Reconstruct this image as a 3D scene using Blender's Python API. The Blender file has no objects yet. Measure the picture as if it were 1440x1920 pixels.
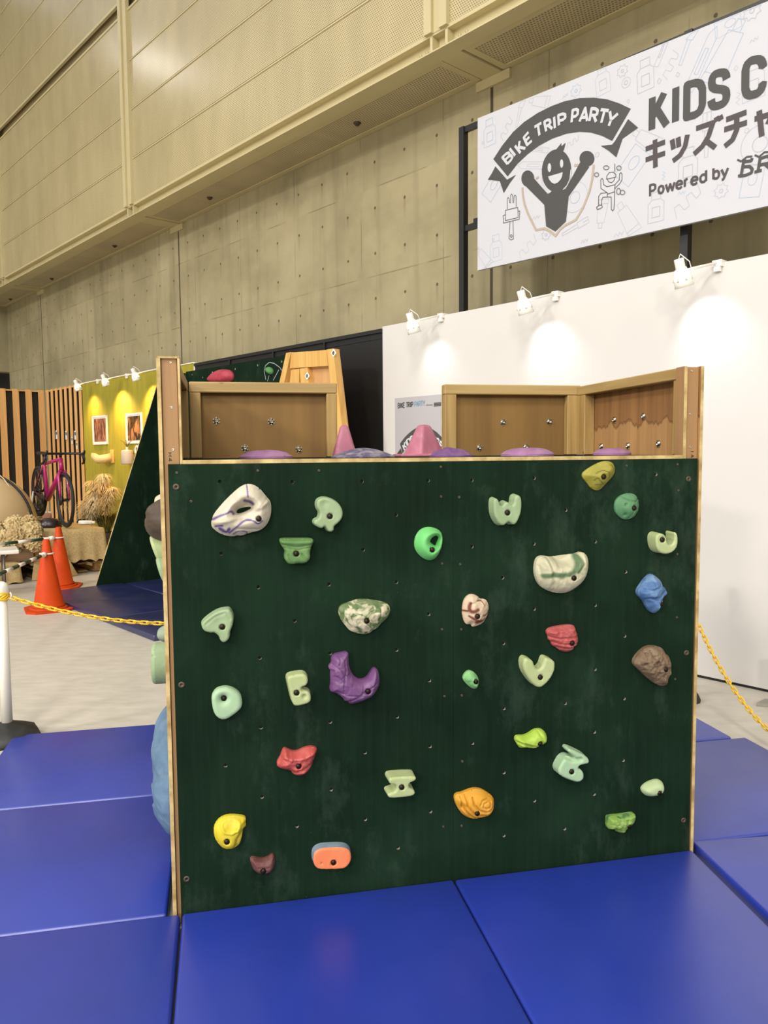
import bpy, bmesh, math, random
import numpy as np
from mathutils import Vector, Matrix, noise
from mathutils.geometry import delaunay_2d_cdt, tessellate_polygon
random.seed(7)
sc = bpy.context.scene
COL = sc.collection
# ------------------------------------------------------------------ camera
F, PIT, ROL, EYE = 1454.66, .07673, -.00838, 1.52403      # focal length in pixels of the 1440x1920 frame
fw = Vector((0, math.cos(PIT), -math.sin(PIT))); u0 = Vector((0, math.sin(PIT), math.cos(PIT))); r0 = Vector((1, 0, 0))
rt = r0*math.cos(ROL) + u0*math.sin(ROL); up = u0*math.cos(ROL) - r0*math.sin(ROL)
EYEP = Vector((0, 0, EYE))
cd = bpy.data.cameras.new('camera'); cam = bpy.data.objects.new('camera', cd); COL.objects.link(cam)
cam.matrix_world = Matrix(((rt.x, up.x, -fw.x, 0), (rt.y, up.y, -fw.y, 0), (rt.z, up.z, -fw.z, EYE), (0, 0, 0, 1)))
cd.sensor_fit = 'VERTICAL'; cd.sensor_height = 36; cd.sensor_width = 27; cd.lens = F*36/1920; cd.clip_start = .05; cd.clip_end = 200
sc.camera = cam
sc.view_settings.view_transform = 'Standard'; sc.view_settings.look = 'None'
sc.view_settings.gamma = 1; sc.view_settings.use_curve_mapping = False
sc.view_settings.exposure = 0.17
# ------------------------------------------------------------------ light of the hall
HALL = (1, .945, .90)
w = bpy.data.worlds.new('hall_air'); sc.world = w; w.use_nodes = True
bg = w.node_tree.nodes['Background']; bg.inputs[0].default_value = (1, .98, 1.0, 1); bg.inputs[1].default_value = .60
def area(name, loc, target, size, power, color=HALL):
    l = bpy.data.lights.new(name, 'AREA'); l.shape = 'RECTANGLE'; l.size = size[0]; l.size_y = size[1]
    l.energy = power; l.color = color
    o = bpy.data.objects.new(name, l); COL.objects.link(o); o.location = loc
    o.rotation_euler = (Vector(target)-Vector(loc)).to_track_quat('-Z', 'Y').to_euler()
    return o
for hx, hy, pw in ((-8, -7, 750), (-2, -11, 750), (6, -13, 750), (-20, -8, 4400), (-14, -24, 6000), (0, -26, 6000), (-9, 1, 500), (-1, -4, 500)):
    area('hall_lamp', (hx, hy, 11), (hx, hy, 0), (2.2, 2.2), pw)
area('hall_lamp', (-10.6, 13.85, 10.55), (-9.0, 13.2, 0), (.7, .4), 30)
# ------------------------------------------------------------------ frames and helpers
def ray(px, py): return fw + rt*((px-720)/F) - up*((py-960)/F)
def plane_pt(px, py, p, n):
    d = ray(px, py); return EYEP + d*((Vector(p)-EYEP).dot(n)/d.dot(n))
def at_h(px, py, h): return plane_pt(px, py, (0, 0, h), Vector((0, 0, 1)))
def frame(org, ang): return Matrix.Translation(org) @ Matrix.Rotation(ang, 4, 'Z')
YAW = .20709
BOX = frame((-.66574, 2.39935, 0), YAW)               # local x along the front face, y towards its back, z up
WA = .7308
WALL = frame((0, 7.45196, 0), WA+math.pi/2)           # local x along the booth wall (away from us), y out of it, z up
ID = Matrix.Identity(4)
def inv_pt(M, P): return M.inverted() @ P
def box_px(px, py, b=0.0):                            # point of the frame's plane y=b seen at that pixel -> (x, z)
    n = (BOX.to_3x3() @ Vector((0, 1, 0))); q = inv_pt(BOX, plane_pt(px, py, BOX @ Vector((0, b, 0)), n)); return q.x, q.z
def wall_px(px, py, off=0.0):
    n = (WALL.to_3x3() @ Vector((0, 1, 0))); q = inv_pt(WALL, plane_pt(px, py, WALL @ Vector((0, off, 0)), n)); return q.x, q.z
def lin(c): return tuple((x/255/12.92 if x/255 <= .04045 else ((x/255+.055)/1.055)**2.4) for x in c)

class MB:
    def __init__(s): s.v = []; s.f = []; s.m = []; s.sm = []; s.k = 0
    def add(s, vs, fs, mi=0, smooth=False):
        o = len(s.v); s.v += [tuple(v) for v in vs]
        for f in fs: s.f.append([i+o for i in f]); s.m.append(mi); s.sm.append(smooth)
    def box(s, x0, x1, y0, y1, z0, z1, mi=0, M=None, top=None):
        vs = [Vector(p) for p in ((x0,y0,z0),(x1,y0,z0),(x1,y1,z0),(x0,y1,z0),(x0,y0,z1),(x1,y0,z1),(x1,y1,z1),(x0,y1,z1))]
        if M: vs = [M @ v for v in vs]
        o = len(s.v); s.v += [tuple(v) for v in vs]
        for k, f in enumerate(((0,3,2,1),(4,5,6,7),(0,1,5,4),(1,2,6,5),(2,3,7,6),(3,0,4,7))):
            s.f.append([i+o for i in f]); s.m.append(top if (k == 1 and top is not None) else mi); s.sm.append(False)
    def rbox(s, x0, x1, y0, y1, z0, z1, r, mi=0, seg=2, M=None):
        bm = bmesh.new(); bmesh.ops.create_cube(bm, size=1)
        for v in bm.verts:
            v.co = Vector(((x0+x1)/2+v.co.x*(x1-x0), (y0+y1)/2+v.co.y*(y1-y0), (z0+z1)/2+v.co.z*(z1-z0)))
        bmesh.ops.bevel(bm, geom=bm.edges[:], offset=r, segments=seg, profile=.5, affect='EDGES')
        s.bm(bm, mi, True, M)
    def bm(s, bm, mi=0, smooth=False, M=None):
        bm.verts.index_update(); o = len(s.v)
        s.v += [tuple((M @ v.co) if M else v.co) for v in bm.verts]
        for f in bm.faces: s.f.append([v.index+o for v in f.verts]); s.m.append(mi); s.sm.append(smooth)
        bm.free()
    def prism(s, poly, z0, z1, mi=0, M=None, smooth=False):      # poly in xy, extruded along z
        n = len(poly); vs = [Vector((p[0], p[1], z0)) for p in poly]+[Vector((p[0], p[1], z1)) for p in poly]
        if M: vs = [M @ v for v in vs]
        s.add(vs, [list(range(n))[::-1], list(range(n, 2*n))]+[[i, (i+1) % n, (i+1) % n+n, i+n] for i in range(n)], mi, smooth)
    def tube(s, pts, r, n=8, mi=0, closed=False, flat=1.0):
        pts = [Vector(p) for p in pts]; m = len(pts); rs = r if isinstance(r, (list, tuple)) else [r]*m
        rings = []; prev = None
        for i in range(m):
            a = pts[(i-1) % m] if (closed or i > 0) else pts[i]; b = pts[(i+1) % m] if (closed or i < m-1) else pts[i]
            t = (b-a).normalized()
            if prev is None:
                ref = Vector((0, 0, 1)) if abs(t.z) < .9 else Vector((1, 0, 0)); x = ref.cross(t).normalized()
            else:
                x = prev - t*prev.dot(t); x = x.normalized() if x.length > 1e-6 else t.orthogonal().normalized()
            prev = x; y = t.cross(x)
            rings.append([pts[i]+x*(math.cos(2*math.pi*k/n)*rs[i])+y*(math.sin(2*math.pi*k/n)*rs[i]*flat) for k in range(n)])
        vs = [v for g in rings for v in g]; fs = []
        for i in range(m if closed else m-1):
            j = (i+1) % m
            for k in range(n): fs.append([i*n+k, i*n+(k+1) % n, j*n+(k+1) % n, j*n+k])
        if not closed: fs.append(list(range(n))[::-1]); fs.append([(m-1)*n+k for k in range(n)])
        s.add(vs, fs, mi, True)
    def lathe(s, prof, n=20, mi=0, M=None, closed=False, smooth=True):     # prof [(r,z)]
        vs = []; m = len(prof)
        for r, z in prof:
            for k in range(n):
                a = 2*math.pi*k/n; p = Vector((r*math.cos(a), r*math.sin(a), z)); vs.append(M @ p if M else p)
        fs = []
        for i in range(m if closed else m-1):
            j = (i+1) % m
            for k in range(n): fs.append([i*n+k, i*n+(k+1) % n, j*n+(k+1) % n, j*n+k])
        if not closed:
            if prof[0][0] > 1e-6: fs.append(list(range(n))[::-1])
            if prof[-1][0] > 1e-6: fs.append([(m-1)*n+k for k in range(n)])
        s.add(vs, fs, mi, smooth)
    def flat(s, poly, M, z=0.0, mi=0):          # filled 2D polygon placed by M (xy plane)
        p3 = [Vector((p[0], p[1], 0)) for p in poly]
        tris = tessellate_polygon([p3]); z += s.k*2e-5; s.k += 1
        s.add([M @ Vector((p[0], p[1], z)) for p in poly], [list(t) for t in tris], mi)
    def strokes(s, lines, wd, M, z=0.0, mi=0):   # ribbon lettering with round joins
        z += (s.k % 40)*2e-5
        for ln in lines:
            for (ax, ay), (bx, by) in zip(ln[:-1], ln[1:]):
                L = math.hypot(bx-ax, by-ay)
                if L < 1e-7: continue
                nx, ny = -(by-ay)/L*wd/2, (bx-ax)/L*wd/2; z += 2e-5; s.k += 1
                s.add([M @ Vector((x, y, z)) for x, y in ((ax+nx,ay+ny),(ax-nx,ay-ny),(bx-nx,by-ny),(bx+nx,by+ny))], [[0,1,2,3]], mi)
            for (ax, ay) in (ln[1:-1] if ln[0] != ln[-1] else ln):
                z += 2e-5
                s.add([M @ Vector((ax+math.cos(k*math.pi/4)*wd/2, ay+math.sin(k*math.pi/4)*wd/2, z)) for k in range(8)], [list(range(8))], mi)
    def build(s, name, mats, parent=None, M=None, label=None):
        me = bpy.data.meshes.new(name); me.from_pydata(s.v, [], s.f)
        for m in (mats if isinstance(mats, (list, tuple)) else [mats]): me.materials.append(m)
        me.polygons.foreach_set('material_index', s.m); me.polygons.foreach_set('use_smooth', s.sm); me.update()
        o = bpy.data.objects.new(name, me); COL.objects.link(o)
        if parent: o.parent = parent
        if M is not None: o.matrix_local = M
        if label: o['label'] = label
        return o
def tag(o, label, cat, group=None):
    o['label'] = label; o['category'] = cat
    if group: o['group'] = group
    return o
def thing(name, label, cat, M, group=None):
    o = bpy.data.objects.new(name, None); COL.objects.link(o); o.matrix_world = M; o.empty_display_size = .1
    return tag(o, label, cat, group)
def struct(name, mb, m, M=None):
    o = mb.build(name, m, None, M); o['kind'] = 'structure'; return o
def dup_tree(o, parent=None):
    c = o.copy(); COL.objects.link(c)
    if parent: c.parent = parent
    for ch in list(o.children): dup_tree(ch, c)
    return c
def T(x, y, z): return Matrix.Translation((x, y, z))
# ------------------------------------------------------------------ materials
class NT:
    def __init__(s, name):
        s.m = bpy.data.materials.new(name); s.m.use_nodes = True; s.t = s.m.node_tree; s.n = s.t.nodes; s.l = s.t.links
        s.b = s.n['Principled BSDF']; s.co = None
    def link(s, a, b): s.l.new(a, b)
    def coord(s):
        if s.co is None: s.co = s.n.new('ShaderNodeTexCoord').outputs['Object']
        return s.co
    def mapped(s, scale=(1,1,1), loc=(0,0,0), src=None):
        m = s.n.new('ShaderNodeMapping'); m.inputs['Scale'].default_value = scale; m.inputs['Location'].default_value = loc
        s.link(src or s.coord(), m.inputs['Vector']); return m.outputs[0]
    def noise(s, scale, detail=4, stretch=(1,1,1), rough=.55, dist=0, loc=(0,0,0)):
        n = s.n.new('ShaderNodeTexNoise'); n.inputs['Scale'].default_value = scale; n.inputs['Detail'].default_value = detail
        n.inputs['Roughness'].default_value = rough; n.inputs['Distortion'].default_value = dist
        s.link(s.mapped(stretch, loc), n.inputs['Vector']); return n.outputs['Fac']
    def ramp(s, fac, stops):
        r = s.n.new('ShaderNodeValToRGB'); e = r.color_ramp.elements
        while len(e) < len(stops): e.new(.5)
        for k, (p, c) in enumerate(stops): e[k].position = p; e[k].color = (*c, 1) if len(c) == 3 else c
        s.link(fac, r.inputs[0]); return r.outputs[0]
    def mix(s, fac, a, b, mode='MIX'):
        m = s.n.new('ShaderNodeMix'); m.data_type = 'RGBA'; m.blend_type = mode
        for src, i in ((fac, 0), (a, 6), (b, 7)):
            if isinstance(src, (int, float)): m.inputs[i].default_value = src
            elif isinstance(src, tuple): m.inputs[i].default_value = (*src, 1)
            else: s.link(src, m.inputs[i])
        return m.outputs[2]
    def math(s, op, a, b=None, clamp=False):
        m = s.n.new('ShaderNodeMath'); m.operation = op; m.use_clamp = clamp
        for i, src in enumerate((a, b)):
            if src is None: continue
            if isinstance(src, (int, float)): m.inputs[i].default_value = src
            else: s.link(src, m.inputs[i])
        return m.outputs[0]
    def sep(s, v=None):
        m = s.n.new('ShaderNodeSeparateXYZ'); s.link(v or s.coord(), m.inputs[0]); return m.outputs
    def comb(s, x, y, z):
        m = s.n.new('ShaderNodeCombineXYZ')
        for i, src in enumerate((x, y, z)):
            if isinstance(src, (int, float)): m.inputs[i].default_value = src
            else: s.link(src, m.inputs[i])
        return m.outputs[0]
    def attr(s, name):
        a = s.n.new('ShaderNodeAttribute'); a.attribute_name = name; return a.outputs['Fac']
    def bump(s, h, strength=.2, dist=.01):
        b = s.n.new('ShaderNodeBump'); b.inputs['Strength'].default_value = strength; b.inputs['Distance'].default_value = dist
        s.link(h, b.inputs['Height']); s.link(b.outputs[0], s.b.inputs['Normal'])
    def done(s, col=None, rough=.6, metal=0.0, spec=None, coat=None):
        if col is not None:
            if isinstance(col, tuple): s.b.inputs['Base Color'].default_value = (*col, 1)
            else: s.link(col, s.b.inputs['Base Color'])
        if isinstance(rough, (int, float)): s.b.inputs['Roughness'].default_value = rough
        else: s.link(rough, s.b.inputs['Roughness'])
        s.b.inputs['Metallic'].default_value = metal
        if spec is not None: s.b.inputs['Specular IOR Level'].default_value = spec
        if coat: s.b.inputs['Coat Weight'].default_value = coat
        return s.m
def plain(name, c, rough=.6, metal=0.0, spec=None, var=.0, scale=20):
    t = NT(name); c = lin(c)
    if var: 
        d = tuple(x*(1-var) for x in c); col = t.ramp(t.noise(scale, 4), [(.3, d), (.7, c)])
    else: col = c
    return t.done(col, rough, metal, spec)
def mottled(name, c1, c2, scale=8, stretch=(1,1,1), lo=.35, hi=.65, rough=.6, bump=0, detail=5, spec=None, metal=0.0, dist=0):
    t = NT(name); nz = t.noise(scale, detail, stretch, dist=dist)
    if bump: t.bump(nz, bump)
    return t.done(t.ramp(nz, [(lo, lin(c1)), (hi, lin(c2))]), rough, metal, spec)
def emit(name, c, st):
    t = NT(name); t.b.inputs['Emission Color'].default_value = (*lin(c), 1); t.b.inputs['Emission Strength'].default_value = st
    return t.done(lin(c), .5)
def wood(name, c1, c2, axis=2, sc_=1.0, rough=.6, knots=True):
    t = NT(name); st = [22, 22, 22]; st[axis] = 1.2
    g = t.noise(sc_, 5, tuple(st), .6, .6); g2 = t.noise(.6*sc_, 2, tuple(x*.25 for x in st))
    col = t.ramp(g, [(.3, lin(c2)), (.62, lin(c1))])
    col = t.mix(t.math('MULTIPLY', g2, .5), col, lin(c2))
    if knots:
        v = t.n.new('ShaderNodeTexVoronoi'); v.inputs['Scale'].default_value = 4.2; s2 = [1.6]*3; s2[axis] = .7
        t.link(t.mapped(tuple(s2)), v.inputs['Vector'])
        k = t.ramp(v.outputs['Distance'], [(.035, (1,1,1)), (.07, (0,0,0))])
        col = t.mix(t.math('MULTIPLY', k, .75), col, lin(tuple(x*.42 for x in c2)))
    t.bump(g, .08); return t.done(col, rough)

def concrete():
    t = NT('concrete'); x, y, z = t.sep()
    def line(v, per, ph, wd):                        # 1 on a line every per metres
        f = t.math('FRACT', t.math('ADD', t.math('DIVIDE', v, per), -ph/per+.5)); d = t.math('ABSOLUTE', t.math('SUBTRACT', f, .5))
        return t.math('LESS_THAN', d, wd/per/2)
    def cell(v, per, ph):
        return t.math('SUBTRACT', t.math('FRACT', t.math('ADD', t.math('DIVIDE', v, per), -ph/per+.5)), .5)
    dx = t.math('MULTIPLY', cell(x, .472, .055), .472); dz = t.math('MULTIPLY', cell(z, .487, 4.195), .487)
    rr = t.math('SQRT', t.math('ADD', t.math('MULTIPLY', dx, dx), t.math('MULTIPLY', dz, dz)))
    hole = t.math('LESS_THAN', rr, .0165)
    run = t.math('MULTIPLY', t.math('LESS_THAN', t.math('ABSOLUTE', dx), .016), t.math('LESS_THAN', dz, .0))
    run = t.math('MULTIPLY', run, t.math('ADD', t.math('MULTIPLY', dz, 4.0), 1.0, True))
    streak = t.noise(1.0, 5, (5.0, 1, .35)); blot = t.noise(.9, 5, (1, 1, 1.2), .62); fine = t.noise(60, 3)
    col = t.ramp(blot, [(.3, lin((144,135,102))), (.5, lin((168,157,120))), (.72, lin((182,171,134)))])
    col = t.mix(t.math('MULTIPLY', t.ramp(streak, [(.5, (0,0,0)), (.72, (1,1,1))]), .42), col, lin((112,104,76)))
    cx = t.math('FLOOR', t.math('ADD', t.math('DIVIDE', x, 1.27), .055)); cz = t.math('FLOOR', t.math('ADD', t.math('DIVIDE', z, .95), .352))
    wn = t.n.new('ShaderNodeTexWhiteNoise'); t.link(t.comb(cx, 0.0, cz), wn.inputs['Vector'])
    col = t.mix(t.math('MULTIPLY', wn.outputs['Value'], .28), col, lin((136,128,94)))
    jn = t.noise(2.2, 2, (1, 1, 1), loc=(3, 0, 0))
    jm = t.ramp(jn, [(.4, (0,0,0)), (.55, (1,1,1))])
    j = t.math('MULTIPLY', t.math('MAXIMUM', line(x, 1.27, 1.235, .012), line(z, .95, 4.415, .013)), jm)
    col = t.mix(t.math('MULTIPLY', j, .5), col, lin((88,78,52)))
    col = t.mix(line(x, 6.19, -.66, .035), col, lin((70,60,40)))
    col = t.mix(t.math('MULTIPLY', t.math('MULTIPLY', run, t.ramp(t.noise(1.7, 2, loc=(8,0,1)), [(.42, (0,0,0)), (.6, (1,1,1))])), .38), col, lin((104,92,62)))
    col = t.mix(t.math('MULTIPLY', hole, .85), col, lin((72,62,40)))
    col = t.mix(t.math('MULTIPLY', fine, .12), col, lin((110,100,72)))
    t.bump(fine, .08); return t.done(col, .75)
def perforated(name, c, hole, px, pz, ax=0, az=2, r=.36, rough=.42):
    t = NT(name); co = t.sep(); a, b = co[ax], co[az]
    row = t.math('FLOOR', t.math('DIVIDE', b, pz))
    sh = t.math('MULTIPLY', t.math('FRACT', t.math('MULTIPLY', row, .5)), 1.0)
    fx = t.math('SUBTRACT', t.math('FRACT', t.math('ADD', t.math('DIVIDE', a, px), sh)), .5)
    fz = t.math('SUBTRACT', t.math('FRACT', t.math('DIVIDE', b, pz)), .5)
    d = t.math('SQRT', t.math('ADD', t.math('MULTIPLY', fx, fx), t.math('MULTIPLY', fz, fz)))
    h = t.math('LESS_THAN', d, r)
    base = t.ramp(t.noise(.8, 4, (2.5, 1, .8)), [(.32, lin(tuple(x*.91 for x in c))), (.65, lin(c))])
    return t.done(t.mix(h, base, lin(hole)), rough, 0, .5)
def green_paint():
    t = NT('green_painted_plywood'); g = t.noise(1.0, 5, (60, 60, 3)); bl = t.noise(2.4, 5); sp = t.noise(95, 2, (1,1,1)); sc2 = t.noise(3.2, 7, (1.7, 1.7, .8), .72, loc=(5,2,0))
    col = t.ramp(bl, [(.32, lin((13,27,17))), (.52, lin((17,35,22))), (.75, lin((25,45,31)))])
    col = t.mix(t.math('MULTIPLY', t.ramp(g, [(.4, (0,0,0)), (.75, (1,1,1))]), .18), col, lin((34,56,42)))
    col = t.mix(t.math('MULTIPLY', t.ramp(sc2, [(.54, (0,0,0)), (.78, (1,1,1))]), .38), col, lin((66,84,70)))
    col = t.mix(t.math('MULTIPLY', t.ramp(sp, [(.76, (0,0,0)), (.8, (1,1,1))]), .5), col, lin((112,124,110)))
    t.bump(g, .05); return t.done(col, .7, 0, .05)
def ply_edge():
    t = NT('plywood_edge'); nz = t.noise(1.0, 4, (14, 14, 14)); 
    return t.done(t.ramp(nz, [(.35, lin((142,116,66))), (.65, lin((196,174,118)))]), .7)
def mat_vinyl(name='blue_vinyl', a=(27,47,134), b=(33,53,150)):
    t = NT(name); nz = t.noise(1.6, 3); f = t.noise(160, 2); s = t.noise(34, 2, loc=(1,7,0))
    col = t.ramp(nz, [(.3, lin(a)), (.7, lin(b))])
    col = t.mix(t.math('MULTIPLY', t.ramp(s, [(.83, (0,0,0)), (.85, (1,1,1))]), .3), col, lin((110,116,180)))
    t.bump(t.math('ADD', t.math('MULTIPLY', nz, 3.0), t.math('MULTIPLY', f, .03)), .2, .01); t.b.inputs['IOR'].default_value = 1.65
    return t.done(col, t.ramp(t.noise(3, 3, loc=(4,0,0)), [(.3, (.32,)*3), (.7, (.42,)*3)]), 0, .8)
def hold_mat(name, c, c2=None, vein=None, rough=.6, scale=9, lo=.42, hi=.62, bump=.1, chalk=.2, dist=.6, spec=.4, fine=70):
    lin_ = lin; wf = (.72, .70, .62)
    def lin2(c_): return tuple(a*b for a, b in zip(lin_(c_), wf))
    t = NT(name); f = t.noise(fine, 4); col = lin2(c)
    if c2: col = t.ramp(t.noise(scale, 4, dist=dist), [(lo, lin2(c)), (hi, lin2(c2))])
    k = t.ramp(t.noise(22, 5), [(.5, (0,0,0)), (.75, (1,1,1))])
    col = t.mix(t.math('MULTIPLY', k, chalk), col, lin2(tuple(min(255, x*.5+128) for x in c)))
    if vein: col = t.mix(t.attr('vein'), col, lin2(vein))
    t.bump(f, bump, .004); return t.done(col, rough, 0, spec)

def stained():
    t = NT('water_stained_plywood'); x, y, z = t.sep(); g = t.noise(1.0, 5, (20, 20, 1.2), .6, .6)
    col = t.ramp(g, [(.3, lin((142,104,60))), (.65, lin((172,132,80)))]); dk = t.ramp(g, [(.3, lin((98,62,28))), (.65, lin((138,94,48)))])
    e = t.math('ADD', z, t.math('MULTIPLY', t.noise(5, 4, (1, 1.6, .25)), .22)); f = t.ramp(e, [(.0, (0,0,0)), (1, (1,1,1))])
    m = t.math('GREATER_THAN', e, 1.745); rim = t.math('LESS_THAN', t.math('ABSOLUTE', t.math('SUBTRACT', e, 1.745)), .006)
    col = t.mix(t.math('MULTIPLY', m, .75), col, dk); col = t.mix(t.math('MULTIPLY', rim, .5), col, lin((86,52,22)))
    return t.done(col, .7)
M = {}
M['concrete'] = concrete()
M['facade'] = perforated('perforated_metal', (204,190,146), (140,126,86), .024, .020, r=.33, rough=.26)
M['soffit'] = perforated('perforated_soffit', (200,186,150), (132,118,86), .030, .030, 0, 1, .33)
M['beige'] = plain('beige_painted_steel', (200,187,142), .45, var=.08, scale=3)
M['beige_dark'] = plain('beige_recess', (190,174,132), .6)
M['floor'] = mottled('grey_vinyl_floor', (178,172,157), (194,188,173), 5, (1.2,2.5,1), .3, .7, .5, .02, 6)
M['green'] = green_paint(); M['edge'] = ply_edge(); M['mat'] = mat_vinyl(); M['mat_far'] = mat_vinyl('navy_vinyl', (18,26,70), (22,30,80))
M['tan'] = wood('brown_painted_stud', (160,124,80), (138,104,64), 2, .5, .65, False)
M['lumber'] = wood('lumber_upright', (176,148,90), (140,108,56), 2, 1.0)
M['lumber_h'] = wood('lumber_rail', (176,150,96), (146,118,66), 0, 1.0)
M['lumber_d'] = wood('lumber_rail_deep', (176,150,96), (146,118,66), 1, 1.0)
M['ply'] = wood('plywood_face', (136,103,48), (110,80,34), 2, .35, .7, False)
M['ply_stain'] = stained(); M['unused'] = wood('plywood_stained', (160,116,62), (112,72,34), 2, .6, .7, False)
M['pine'] = wood('pale_pine', (222,180,104), (196,148,74), 2, .8)
M['pink_ply'] = wood('pinkish_plywood', (206,160,106), (186,136,84), 2, .4, .7, False)
M['white_wall'] = plain('white_partition', (206,203,196), .6, var=.02, scale=2)
M['black'] = plain('black_panel', (20,19,17), .5); M['black_metal'] = plain('black_steel', (26,25,24), .4)
M['charcoal'] = plain('charcoal_backing', (38,34,26), .8)
M['lime'] = mottled('lime_painted_board', (142,134,30), (166,154,42), 1.5, (6,1,1), .3, .7, .7)
M['slat'] = wood('cedar_slat', (226,180,116), (202,150,86), 2, .8)
M['white'] = plain('white_plastic', (238,234,222), .4); M['offwhite'] = plain('opal_white', (222,220,206), .35)
M['bulb'] = emit('lamp_glow', (255,250,250), 5); M['bulb_warm'] = emit('warm_lamp_glow', (255,222,150), 6)
M['steel'] = plain('zinc_steel', (186,180,164), .3, 1.0); M['bolt'] = plain('brown_bolt', (50,40,32), .45, .8)
M['hole'] = plain('dark_hole', (10,9,8), .9); M['screw'] = plain('dull_screw', (84,74,60), .5, .6)
M['ink'] = plain('charcoal_print', (66,66,63), .6); M['ink2'] = plain('brown_grey_print', (70,63,63), .6)
M['paper'] = plain('sign_white', (193,194,198), .6); M['faint'] = plain('pale_grey_print', (175,177,184), .6)
M['faint_blue'] = plain('pale_blue_print', (166,182,198), .6); M['gold'] = plain('taupe_print', (172,158,138), .6)
M['poster'] = plain('poster_grey', (172,169,170), .55); M['teal_ink'] = plain('blue_print', (108,140,156), .6)
# ------------------------------------------------------------------ the hall
m = MB(); m.add([(-30,-14,0),(24,-14,0),(24,30,0),(-30,30,0)], [[0,1,2,3]]); struct('floor', m, M['floor'])
m = MB(); m.box(-12, 14.05, -1.1, -.8, 0, 12); struct('wall_back', m, M['concrete'], WALL)
m = MB(); m.box(14.05, 14.4, -1.1, 8, 3.48, 12); m.box(14.9, 15.0, -1.1, 8, 0, 3.6, 1)
struct('wall_left', m, [M['concrete'], M['charcoal']], WALL)
# gallery with perforated metal cladding: each row of panels, beams, mullions, soffit
FO = -.045
rows = [(5.145, 5.772), (5.79, 6.45), (6.468, 7.125), (7.143, 7.80), (8.03, 8.64), (8.658, 9.34), (9.358, 10.05), (10.068, 11.2)]
m = MB()
cols = [-6.89, -.69, 5.54, 11.64, 17.8]
for a, b in zip(cols[:-1], cols[1:]):
    for z0, z1 in rows:
        m.box(a+.12, min(b-.12, 14.0), FO-.03, FO-.012, z0, z1)
struct('wall_upper', m, M['facade'], WALL)
m = MB(); m.box(-12, 14.0, FO-.15, FO-.11, 5.15, 11.3); struct('wall_upper_backing', m, M['beige_dark'], WALL)
m = MB()
for a, b in zip(cols[:-1], cols[1:]):                      # joints between the panel rows: a small projecting lip
    for (z0, z1), (z2, z3) in zip(rows[:-1], rows[1:]):
        if z2-z1 < .1: m.box(a+.12, min(b-.12, 14.0), FO-.03, FO-.002, z1-.012, z1+.004)
struct('trim_1', m, M['beige'], WALL)
m = MB()                                                   # H beam along the foot of the cladding
m.box(-12, 14.0, FO-.17, FO, 4.98, 4.992); m.box(-12, 14.0, FO-.17, FO, 5.112, 5.142); m.box(-12, 14.0, FO-.10, FO-.08, 4.99, 5.12)
struct('trim_2', m, M['beige'], WALL)
m = MB()
m.box(-12, 14.0, FO-.03, FO+.012, 7.99, 8.03); m.box(-12, 14.0, FO-.03, FO, 7.80, 7.83); struct('trim_3', m, M['beige'], WALL)
k = 4
for c in cols[:4]:
    m = MB()
    m.box(c-.135, c-.045, FO-.02, FO+.035, 5.13, 11.2); m.box(c+.045, c+.135, FO-.02, FO+.035, 5.13, 11.2); m.box(c-.05, c+.05, FO-.03, FO+.005, 5.13, 11.2)
    for s in (-.12, .06): m.box(c+s, c+s+.03, FO-.10, FO, 4.99, 5.12)
    for s in (-.27, -.19, .2, .28):
        m.lathe([(0, 0), (.014, 0), (.014, .012), (0, .012)], 8, 0, T(c+s, FO-.08, 5.05) @ Matrix.Rotation(-math.pi/2, 4, 'X'))
    struct('trim_%d' % k, m, M['beige'], WALL); k += 1
m = MB()
for a, b in zip(cols[:-1], cols[1:]):
    b = min(b, 14.2); m.box(a+.2, b-.2, -.72, -.29, 5.0, 5.01)
m2 = MB(); 
for a, b in zip(cols[:-1], cols[1:]):
    b = min(b, 14.2)
    for y0, y1 in ((-.795, -.72), (-.29, -.222)): m2.box(a+.13, b-.13, y0, y1, 4.992, 5.012)
    for x0, x1 in ((a+.13, a+.2), (b-.2, b-.13)): m2.box(x0, x1, -.72, -.29, 4.992, 5.012)
    m2.box(a-.11, a+.11, -.80, -.17, 4.982, 5.02); m2.box(a-.2, a+.2, -.8, -.77, 4.90, 4.985)
m2.box(-12, 14, -.80, -.15, 5.03, 5.04)
struct('ceiling', m, M['soffit'], WALL); struct('ceiling_frame', m2, M['beige'], WALL)
spr = ['nearest the white sign', 'over the middle of the bare concrete', 'third from the sign', 'fourth from the sign', 'farthest away in the hall corner']
for i, (x, y) in enumerate(((.94, -.51), (4.09, -.53), (7.29, -.55), (10.43, -.6), (13.06, -.6))):
    m = MB(); m.lathe([(0, 0), (.04, 0), (.042, -.006), (.028, -.012), (.02, -.03), (0, -.032)], 14)
    o = m.build('sprinkler', M['screw'], None, WALL @ T(x, y, 4.999))
    tag(o, 'small round sprinkler on the soffit, '+spr[i], 'sprinkler', 'sprinklers on the soffit')
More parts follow.
